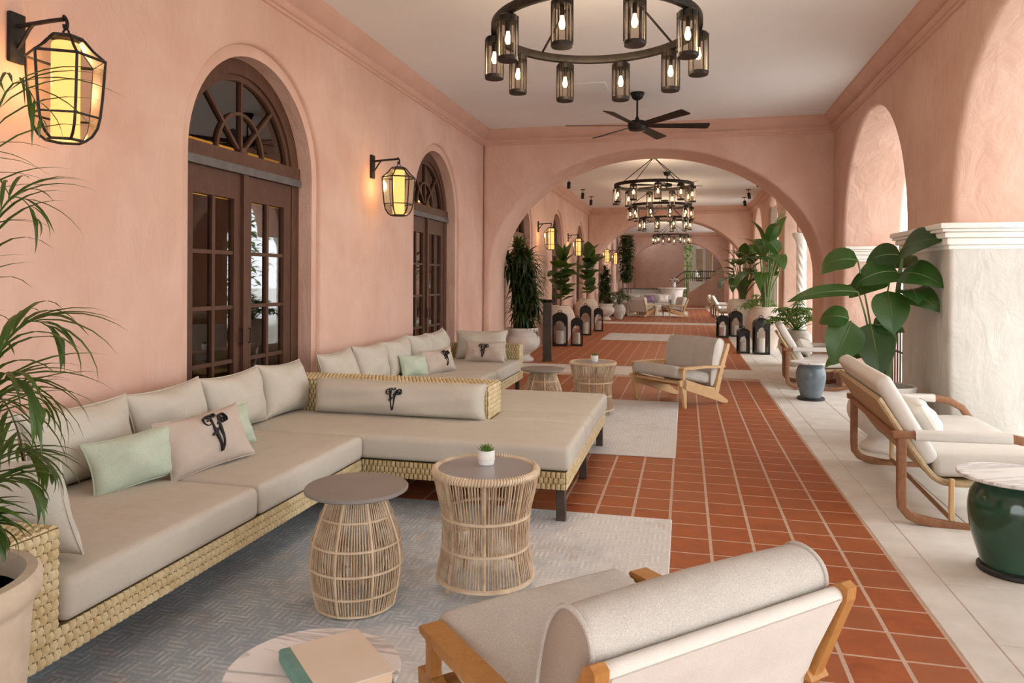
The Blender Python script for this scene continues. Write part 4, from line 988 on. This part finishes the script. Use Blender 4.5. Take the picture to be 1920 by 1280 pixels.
# ------------------------------------------------------------------ broad-leaved plants
BL = []
for k, (bend, fold, wave) in enumerate(((.9, .12, .02), (1.5, .18, .03), (.4, .1, .02), (2.0, .15, .02))):
    v, f = leaf_geo(1, .42, bend, fold, 12, cols=(-1, -.6, -.2, 0, .2, .6, 1), wave=wave, ab=(.5, .9)); BL.append((v, f))
def keep(t, base, d, L):   # keep foliage on the room side of the walls
    d = Vector(d); x = t.location.x + base[0]; y = t.location.y + base[1]
    if x + d.x * L < XL + .06: d.x = abs(d.x) * .5 if x > XL + .12 else .7
    if x + d.x * L > XR - .16: d.x = min(d.x, max(-.6, (XR - .17 - x) / L)) if x < XR - .18 else -.5
    return d
def big_leaf(t, base, d, nrm, L, W, kind, m='banana'):
    d = keep(t, base, d, L)
    v, f = BL[kind]; v = [(x * W / .42 / 1, y * L, z * L) for x, y, z in v]
    o = MB().add(v, f).build('leaf', m, t, ang=80, fix=False); o.matrix_basis = frame_from(base, d, nrm)
    mid = MB().tube([(0, v[i * 7 + 3][1], v[i * 7 + 3][2] + .001) for i in range(0, 12)], [.0065 * (1 - i / 13) for i in range(12)], 4).build('midrib', 'stem', o)
def plant_right():
    # stems and leaves of the tall broad-leaved plant behind the loveseat (x, y, z in metres)
    t = thing('banana_plant', 'tall broad-leaved banana plant in a white pedestal pot behind the loveseat', 'potted plant', (1.655, 6.78, .004))
    MB().lathe(rim([(r * .86, z * .95) for r, z in PED]), 48).build('pot', 'potw', t, ang=50)
    MB().lathe([(0, .50), (.24, .50)], 32).build('soil', 'soil', t)
    B = {'a': ((.02, 0, .5), (.05, .0, .9), (.13, 0, 1.45), (.14, 0, 1.72)), 'b': ((-.05, .02, .5), (-.07, 0, .8), (-.08, 0, 1.0), (-.22, -.05, 1.62)), 'c': ((-.06, 0, .5), (-.09, -.02, .8), (-.12, -.02, 1.1), (-.22, -.06, 1.35)),
         'd': ((-.03, .0, .5), (-.03, 0, .9), (.0, 0, 1.2), (.04, -.02, 1.45)), 'e': ((.03, .02, .5), (.06, 0, .8), (.12, -.02, 1.1), (.16, -.05, 1.32)), 'f': ((-.06, -.02, .5), (-.1, -.04, .75), (-.2, -.08, .95), (-.28, -.1, 1.1))}
    for k, (key, p) in enumerate(B.items()):
        MB().tube(bez(p, 10), [(.036 if key == 'a' else .013) - (.022 if key == 'a' else .007) * i / 10 for i in range(11)], 8).build('stalk', 'stem', t)
    L = [((.12, -.02, 1.70), (.5, -.75, .42), .42, .34, 0), ((.13, 0, 1.66), (-.85, -.3, .25), .30, .26, 1), ((-.22, -.05, 1.62), (-.9, -.15, .25), .42, .26, 3), ((.10, -.02, 1.52), (-.75, -.55, .2), .40, .30, 1),
         ((.11, -.04, 1.50), (.5, -.8, .25), .42, .30, 1), ((.03, -.02, 1.46), (-.9, -.35, .15), .42, .26, 3), ((-.22, -.06, 1.35), (-.97, -.2, .12), .60, .15, 0), ((.02, -.04, 1.36), (.05, -.45, -.9), .38, .30, 2),
         ((.16, -.05, 1.32), (.5, -.8, .2), .36, .26, 1), ((.20, 0, 1.36), (-.1, -.7, .3), .34, .26, 1), ((-.28, -.1, 1.1), (-.35, -.4, -.75), .42, .32, 2), ((-.12, -.06, 1.08), (.08, -.5, -.85), .46, .32, 2), ((-.10, -.05, 1.06), (.85, -.35, .3), .30, .2, 1),
         ((-.16, -.05, .82), (-.85, -.3, .2), .42, .15, 3), ((.08, .02, 1.55), (.4, .5, .6), .42, .3, 0), ((-.05, .1, 1.4), (-.4, .7, .5), .45, .3, 1), ((-.3, -.12, 1.12), (-.6, -.2, .3), .3, .22, 3)]
    for b, d, l, wd, kd in L:
        d = Vector(d); nrm = Vector((-.15, -.75, .65)) if d.z > -.5 else Vector((0, -1, .1))
        big_leaf(t, b, d, nrm, l, wd, kd)
plant_right()
def paradise(label, loc, prof, potm, H, n, seed, flute=0, spread=.75, lean=(0, 0), lm='banana', Ls=(.55, .8), name='bird_of_paradise'):
    t = thing(name, label, 'potted plant', loc); rr = random.Random(seed)
    pot_mesh(t, rim(prof), potm, flute)
    z0 = prof[-1][1] - .05
    for k in range(n):
        az = k * 2.39996 + rr.uniform(-.3, .3); f = (k + .5) / n; out = spread * (.15 + .85 * f) * rr.uniform(.7, 1.1); h = H * (1.0 - .55 * f) * rr.uniform(.9, 1.05)
        dx, dy = cos(az) * out + lean[0] * (1 - f), sin(az) * out + lean[1] * (1 - f)
        if loc[0] + dx * .55 > XR - .12: dx = (XR - .12 - loc[0]) / .55
        b0 = Vector((.06 * cos(az), .06 * sin(az), z0)); e = Vector((dx * .55, dy * .55, z0 + h * .72))
        MB().tube(bez([b0, b0 + Vector((0, 0, h * .4)), e - Vector((dx * .1, dy * .1, h * .2)), e], 8), [.022 - .012 * i / 8 for i in range(9)], 6).build('stalk', 'stem', t)
        d = Vector((dx * .9, dy * .9, h * (.45 - .35 * f))).normalized()
        big_leaf(t, e, d, Vector((-cos(az) * .5, -sin(az) * .5, 1)), rr.uniform(*Ls), rr.uniform(.26, .36), rr.choice((0, 1, 0, 3)), lm)
    return t
RIB = smoothprof([(.22, 0), (.26, .15), (.36, .55), (.37, .72), (.32, .86), (.28, .90)])
paradise('bird of paradise plant with tall upright leaf in the blush clay urn on the right', (1.64, 16.0, .004), [(r * .95, z) for r, z in URN], 'potb', 2.15, 17, 5, lean=(.1, -.1), spread=.85, Ls=(.6, .9))
paradise('bushy broad-leaved plant in the tall white ribbed pot on the right', (1.52, 20.7, .004), [(r * 1.08, z * 1.02) for r, z in RIB], 'potw', 1.75, 24, 8, .012, spread=.95, Ls=(.45, .7))
# fiddle-leaf plants on the left
def fiddle(label, loc, prof, potm, H, n, seed, S=.34, name='fiddle_leaf_fig'):
    t = thing(name, label, 'potted plant', loc); rr = random.Random(seed); pot_mesh(t, rim(prof), potm); z0 = prof[-1][1] - .05
    st = bez([(0, 0, z0), (.04, 0, z0 + H * .4), (-.03, .02, z0 + H * .75), (.05, 0, z0 + H)], 12)
    MB().tube(st, [.022 - .012 * i / 12 for i in range(13)], 8).build('trunk', 'bark', t)
    for k in range(n):
        f = .12 + .88 * k / (n - 1); i = min(11, int(f * 12)); p = st[i].lerp(st[i + 1], f * 12 - i); az = k * 2.4 + rr.uniform(-.3, .3); el = rr.uniform(.15, .9) if f < .95 else 1.3
        d = Vector((cos(az) * cos(el), sin(az) * cos(el), sin(el))); s = S * (.75 + .5 * f) * rr.uniform(.85, 1.1)
        big_leaf(t, p + d * .04, d, Vector((-cos(az) * .6, -sin(az) * .6 - .3, .8)), s, s * .72, rr.choice((0, 2, 2)), 'fiddle')
    return t
fiddle('fiddle-leaf plant in the blush urn behind the large lantern', (-2.78, 16.40, .004), [(r * .86, z * .95) for r, z in URN], 'potb', 1.05, 30, 3, .40)
fiddle('fiddle-leaf plant with arching big leaves in the second left urn', (-2.77, 20.9, .004), [(r * .9, z) for r, z in URN], 'potb', 1.2, 28, 6, .46)
# dracaena
def dracaena(label, loc, prof, potm, H, nr, seed, S=.42, w=.35):
    t = thing('potted_dracaena', label, 'potted plant', loc); rr = random.Random(seed); pot_mesh(t, rim(prof), potm); z0 = prof[-1][1] - .05
    for k in range(nr):
        az = k * 2.4; q = w * rr.uniform(.15, .8); q = min(q, (loc[0] - XL - .1) / max(.01, -cos(az)) if cos(az) < -.05 else q); h = H * (.18 + .82 * (k + .6) / nr); top = Vector((q * cos(az), q * sin(az), z0 + h))
        MB().tube(bez([(.05 * cos(az), .05 * sin(az), z0), (.08 * cos(az), .08 * sin(az), z0 + h * .5), top], 6), .014, 6).build('cane', 'bark', t)
        mb = MB()
        for j in range(64):
            a = j * 2.4; el = radians(78 - 105 * (j / 64)); d = keep(t, top, Vector((cos(a) * cos(el), sin(a) * cos(el), sin(el))), S * .9)
            v, f = leaf_geo(S * rr.uniform(.7, 1.1), .05, rr.uniform(1.0, 2.0), .3, 5, tip=1.1, base=.55, cols=(-1, 0, 1)); mb.add(v, f, frame_from(top - Vector((0, 0, .2 * j / 64)), d, Vector((0, 0, 1)) if abs(d.z) < .95 else Vector((-cos(a), -sin(a), 0))))
        mb.build('leaf_rosette', 'drac', t, ang=80, fix=False)
    return t
dracaena('dense dark dracaena in a white pedestal pot at the near arch', (-2.79, 12.50, .004), [(r * .95, z) for r, z in PED], 'potw', 1.50, 16, 4)
dracaena('distant small dark dracaena in a white bowl pot by the second arch', (-2.75, 25.8, .004), [(r * .95, z) for r, z in PED], 'potw', 1.35, 7, 9, .36, .3)
# low bushy plant by the single rocker
def bush(label, loc, prof, potm, R_, Hh, seed, m='bright', n=26, name='bushy_plant', L=.16):
    t = thing(name, label, 'potted plant', loc); rr = random.Random(seed); pot_mesh(t, rim(prof), potm); z0 = prof[-1][1] - .05
    for k in range(n):
        az = k * 2.4; f = (k + .5) / n; q = R_ * sqrt(f); tip = Vector((q * cos(az), q * sin(az), z0 + Hh * (1 - .6 * f) * rr.uniform(.75, 1.1)))
        mb = MB(); mb.tube(bez([(0, 0, z0), (tip.x * .3, tip.y * .3, tip.z * .8 + z0 * .2), tip], 5), .005, 4)
        for j in range(9):
            a = 2 * pi * j / 9; d = Vector((cos(a), sin(a), rr.uniform(-.1, .5))).normalized(); v, fc = leaf_geo(L * rr.uniform(.8, 1.2), .045, 1.1, .2, 5, tip=1.3, base=.7, cols=(-1, 0, 1)); mb.add(v, fc, frame_from(tip, d, (0, 0, 1)))
        mb.build('leaf_cluster', m, t, ang=80, fix=False)
    return t
bush('low fresh-green umbrella plant in a pale pot behind the single rocker', (1.83, 13.1, .004), [(r * .72, z * .68) for r, z in URN], 'potw', .44, .5, 2, n=44)
bush('low leafy plant at the foot of the distant dracaena', (-2.35, 26.6, .004), [(r * .6, z * .6) for r, z in URN], 'potw', .45, .6, 7, 'fiddle', 20, L=.26)
bush('low green plant half hidden between the clay urn and the ribbed pot', (1.72, 18.2, .004), [(r * .6, z * .7) for r, z in URN], 'potw', .42, .55, 12, 'bright', 22, L=.2)

# ------------------------------------------------------------------ twisted column, curtain, railing
t = thing('twisted_column', 'white spiral-fluted column standing in the right-hand arcade', 'column', (XR + .09, 14.66, -.004))
mb = MB(); N_ = 48; K = 70; vs = []
for i in range(K + 1):
    z = .16 + 1.98 * i / K
    for k in range(N_):
        a = 2 * pi * k / N_; q = .086 + .008 * cos(6 * a + 34 * z); vs.append((q * cos(a), q * sin(a), z))
mb.add(vs, [(i * N_ + k, i * N_ + (k + 1) % N_, (i + 1) * N_ + (k + 1) % N_, (i + 1) * N_ + k) for i in range(K) for k in range(N_)]); mb.build('twisted_shaft', 'cream', t, ang=60)
MB().lathe([(.14, 0), (.14, .05), (.115, .08), (.12, .11), (.10, .16), (.0, .16)], 32).build('base', 'cream', t)
MB().lathe([(.10, 2.14), (.115, 2.15), (.10, 2.17), (.12, 2.22), (.16, 2.29), (.17, 2.31), (.17, 2.35), (0, 2.35)], 32).build('capital', 'cream', t)
def curtain(label, x, ya, yb, z0, z1, seed):
    mb = MB(); n_ = 60; vs = []
    for z, g in ((z0, 1), (z0 + (z1 - z0) * .5, .9), (z1, .6)):
        for i in range(n_ + 1):
            f = i / n_; vs.append((x + .05 * g * sin(f * 34 + seed) + .02 * sin(f * 9), ya + (yb - ya) * f, z))
    m_ = n_ + 1; mb.add(vs, [(r * m_ + i, r * m_ + i + 1, (r + 1) * m_ + i + 1, (r + 1) * m_ + i) for r in (0, 1) for i in range(n_)])
    o = mb.build('sheer_curtain', 'curtain', ang=80); md = o.modifiers.new('thickness', 'SOLIDIFY'); md.thickness = .004
    tag(o, label, 'curtain', 'sheer white curtains')
curtain('white sheer curtain hanging in the right-hand arch behind the tall leaf', XR + .12, 18.9, 20.05, .02, 3.3, 1)
curtain('white sheer curtain at the farther right-hand arch', XR + .12, 21.0, 21.9, .02, 3.2, 4)
t = thing('iron_railing', 'black iron railing across the right-hand arch behind the banana plant', 'railing', (XR + .60, 9.05, -.004))
for z in (.10, .55, .98): MB().bx(-.012, .012, -1.42, 1.42, z - .012, z + .012).build('rail', 'black', t, False)
bm_ = MB().bx(-.008, .008, -.008, .008, .02, 1.0).mesh('baluster', 'black', False)
for k in range(24): link('baluster', bm_, t, (0, -1.38 + 2.76 * k / 23, 0))
# ------------------------------------------------------------------ far lounge
struct(MB().bx(-1.98, -.38, 17.4, 19.6, -.004, .004).build('floor_medallion_base', 'stonej', smooth=False))
tag(MB().rbox((0, 0, .003), (1.55, 2.15, .006), .002, 1).build('small_rug', 'rug3', loc=(-1.15, 18.5, .004), smooth=False), 'small white flat rug on the tiles beyond the near arch', 'rug')
tag(MB().rbox((0, 0, .005), (3.3, 4.6, .012), .003, 1).build('area_rug', 'rug3', loc=(-1.55, 31.6, 0), smooth=False), 'large white rug in the distant lounge', 'rug')
def plain_sofa(label, loc, W, D, m, rz=0, nseat=3):
    t = thing('lounge_sofa', label, 'sofa', loc, rz)
    MB().rbox((0, 0, .17), (W, D, .16), .02, 2).build('base', m, t); MB().rbox((0, D / 2 - .09, .48), (W, .18, .62), .05, 3).build('back', m, t)
    for s in (-1, 1): MB().rbox((s * (W / 2 - .08), 0, .38), (.16, D, .36), .04, 3).build('arm', m, t)
    for k in range(nseat):
        ww = (W - .34) / nseat; MB().rbox((-W / 2 + .17 + ww * (k + .5), -.06, .33), (ww - .01, D - .26, .16), .04, 3).build('seat_cushion', m, t); MB().rbox((-W / 2 + .17 + ww * (k + .5), D / 2 - .25, .56), (ww - .02, .16, .36), .06, 3).build('back_cushion', m, t)
    for sx in (-1, 1):
        for sy in (-1, 1): MB().bx(sx * (W / 2 - .06) - .02, sx * (W / 2 - .06) + .02, sy * (D / 2 - .06) - .02, sy * (D / 2 - .06) + .02, 0, .09).build('leg', 'leg', t, False)
    return t
plain_sofa('pale grey sofa in the distant lounge below the hanging ivy', (-1.75, 33.2, .012), 2.6, .9, 'greyf')
plain_sofa('distant grey two-seat sofa along the left wall', (-2.62, 29.6, .012), 1.7, .85, 'greyf', pi / 2, 2)
for x, m, lab in ((-2.2, 'greyf', 'grey pillow on the distant sofa'), (-1.55, 'purple', 'mauve pillow on the distant sofa'), (-.95, 'white_f', 'white pillow on the distant sofa')):
    pillow('throw_pillow', lab, 'pillow', (x, 32.86, .43), -90, 18, .45, .36, .16, m)
t = thing('drum_coffee_table', 'round light oak drum coffee table in the distant lounge', 'table', (-1.50, 30.1, .012))
MB().lathe([(.44, 0), (.44, .36), (0, .36)], 48).build('drum', 'oak', t); MB().lathe([(0, .36), (.62, .36), (.63, .37), (.63, .395), (0, .40)], 48).build('table_top', 'marble', t)
lc = [o for o in COL.objects if o.name.startswith('lounge_chair') and o.parent is None]
dup(lc[1], (-.42, 28.9, .012), radians(110), 'distant wooden lounge chair with white cushions beside the drum table')
dup(lc[1], (-1.65, 28.7, .012), radians(-30), 'distant white-cushioned chair left of the drum table')
rk = [o for o in COL.objects if o.name.startswith('rocking_lounger') and o.parent is None]
dup(rk[1], (1.02, 27.6, .004), radians(-8), 'nearer of two distant rockers on the right margin'); dup(rk[1], (.95, 29.4, .004), radians(-5), 'farther of two distant rockers on the right margin')
# round bar with flowers
t = thing('round_counter', 'white round fluted counter in front of the back wall', 'counter', (-.62, 36.0, .004))
MB().lathe([(.42, 0), (.44, .1), (.50, .85), (.55, 1.0)], 64, flute=.02).build('fluted_body', 'cream', t); MB().lathe([(0, 1.0), (.66, 1.0), (.68, 1.02), (.68, 1.06), (0, 1.07)], 48).build('counter_top', 'cream', t)
t = thing('long_bar', 'low pale stone bar running left of the round counter', 'counter', (-2.0, 36.9, .004))
MB().rbox((0, 0, .48), (2.1, .45, .96), .02, 2).build('bar_body', 'white_stucco', t); MB().rbox((0, 0, .99), (2.2, .55, .05), .01, 2).build('bar_top', 'umber', t)
t = thing('flower_vase', 'vase of pink and white flowers on the round counter', 'vase', (-.52, 35.9, 1.076))
MB().lathe([(.05, 0), (.08, .1), (.06, .2), (.07, .24), (0, .22)], 20).build('vase', 'ceramic', t)
for k in range(22):
    a = k * 2.4; el = radians(20 + 60 * RND.random()); d = Vector((cos(a) * cos(el), sin(a) * cos(el), sin(el))); l = RND.uniform(.12, .26)
    MB().tube([(0, 0, .22), tuple(Vector((0, 0, .22)) + d * l)], .004, 4).build('stem', 'stem', t)
    MB().lathe([(0, -.03), (.035, -.01), (.04, .01), (.02, .03), (0, .028)], 8, tuple(Vector((0, 0, .22)) + d * l)).build('blossom', 'flower' if k % 3 else 'fiddle', t)
# hanging ivy
t = thing('ivy_screen', 'dense column of dark green climbing ivy by the second arch', 'climbing plant', (-2.70, 34.5, .004))
mb = MB(); rr = random.Random(21)
for k in range(1500):
    z = rr.uniform(1.35, 3.55); a = rr.uniform(0, 6.28); q = (.34 + .06 * sin(5 * z)) * sqrt(rr.random()) * (1 if z > 1.8 else .7); d = Vector((cos(a), sin(a), rr.uniform(-1, .3))).normalized()
    v, f = leaf_geo(rr.uniform(.09, .15), .10, .5, .2, 3, tip=1.6, base=.6, cols=(-1, 0, 1)); mb.add(v, f, frame_from((q * cos(a), q * sin(a), z), d, (cos(a) * .5, sin(a) * .5, .8)))
mb.build('ivy_leaves', 'drac', t, ang=80, kind='stuff', fix=False)
for k in range(5):
    a = 1.25 * k; MB().tube([(.2 * cos(a), .2 * sin(a), 0), (.22 * cos(a + .3), .22 * sin(a + .3), 1.2), (.15 * cos(a + 1), .15 * sin(a + 1), 3.3)], .018, 6).build('ivy_stem', 'bark', t)
# stair with curved pink parapet and iron rail
t = bpy.data.objects.new('stair', None); COL.objects.link(t); struct(t); t.location = (0, 42.0, 0)
for k in range(8): MB().bx(.2 + .0 * k, 2.4, .3 * k, .3 * k + .31, 0, .17 * (k + 1)).build('step', 'stone', t, False)
par = [(.15, 0), (.15, .75)] + [(.15 + 2.2 * k / 12, .75 + 1.15 * sin(pi / 2 * k / 12) ** 1.4) for k in range(1, 13)] + [(2.35, 0)]
MB().prism(par, -.75, -.45, 'y').build('parapet', 'pink', t, ang=50)
t = thing('stair_railing', 'black iron stair railing below the back doorway', 'railing', (-.2, 44.2, 0))
for z in (1.55, 1.95): MB().tube([(-.6, 0, z - .6), (.15, 0, z), (1.9, 0, z)], .025, 6).build('rail', 'black', t)
for k in range(16): MB().bx(.15 + .115 * k - .012, .15 + .115 * k + .012, -.012, .012, .6, 1.95).build('baluster', 'black', t, False)
# glazed back doorway: timber posts
for k, x in enumerate((.55, 1.15)): struct(MB().bx(x - .09, x + .09, 47.4, 47.6, 0, 3.7).build('trim_doorpost_%d' % (k + 1), 'cream', smooth=False))
struct(MB().bx(-.1, 1.7, 47.62, 47.66, 1.3, 1.42).build('trim_doorrail', 'cream', smooth=False))
struct(MB().bx(.65, 1.65, 47.45, 47.5, 0, 3.4).build('window_1', 'pane', smooth=False))

# ------------------------------------------------------------------ garden outside the arcade
def shrub(label, loc, R_, H, n, seed, m='bright'):
    t = thing('garden_shrub', label, 'shrub', loc); rr = random.Random(seed); mb = MB()
    for k in range(n):
        a = rr.uniform(0, 6.28); zf = rr.random(); q = R_ * sqrt(rr.random()) * sin(pi * min(.97, .15 + .85 * zf)) ** .5; d = Vector((cos(a), sin(a), rr.uniform(-.4, .8))).normalized()
        v, f = leaf_geo(.3, .18, .6, .2, 3, cols=(-1, 0, 1)); mb.add(v, f, frame_from((q * cos(a), q * sin(a), .3 + (H - .3) * zf), d, (0, 0, 1)))
    mb.build('foliage', m, t, ang=80, kind='stuff', fix=False); MB().tube([(0, 0, 0), (.05, 0, H * .7)], .06, 6).build('trunk', 'bark', t)
shrub('tall light green shrub outside the arcade seen past the pier', (6.8, 19.0, -.06), 1.4, 4.6, 900, 1)
shrub('green garden shrub beyond the railing', (5.4, 15.2, -.06), .9, 1.5, 500, 2, 'fiddle')
shrub('leafy shrub seen through the back doorway', (.1, 51.5, -.12), 1.1, 4.0, 700, 3)

# ------------------------------------------------------------------ added fill lamps brightening the room behind the doors
for y, lab in ((5.6, 'added warm fill lamp inside the room behind the nearer door'), (10.4, 'added warm fill lamp inside the room behind the second door')):
    t = thing('room_fill_lamp', lab, 'lamp', (-5.4, y, 3.5), 0, 'added fill lamps inside the building')
    MB().lathe([(0, 0), (.05, 0), (.05, -.02), (0, -.03)], 16).build('canopy', 'bronze', t); MB().tube([(0, 0, 0), (0, 0, -.8)], .005, 5).build('cord', 'bronze', t)
    MB().lathe([(.03, -.8), (.16, -.84), (.17, -1.05), (.0, -1.06)], 24).build('glowing_shade', 'candleglow', t)
    l = bpy.data.lights.new('room_fill_light', 'POINT'); l.energy = 55; l.color = (1, .72, .38); l.shadow_soft_size = .15; link('room_fill_light', l, t, (0, 0, -1.25))
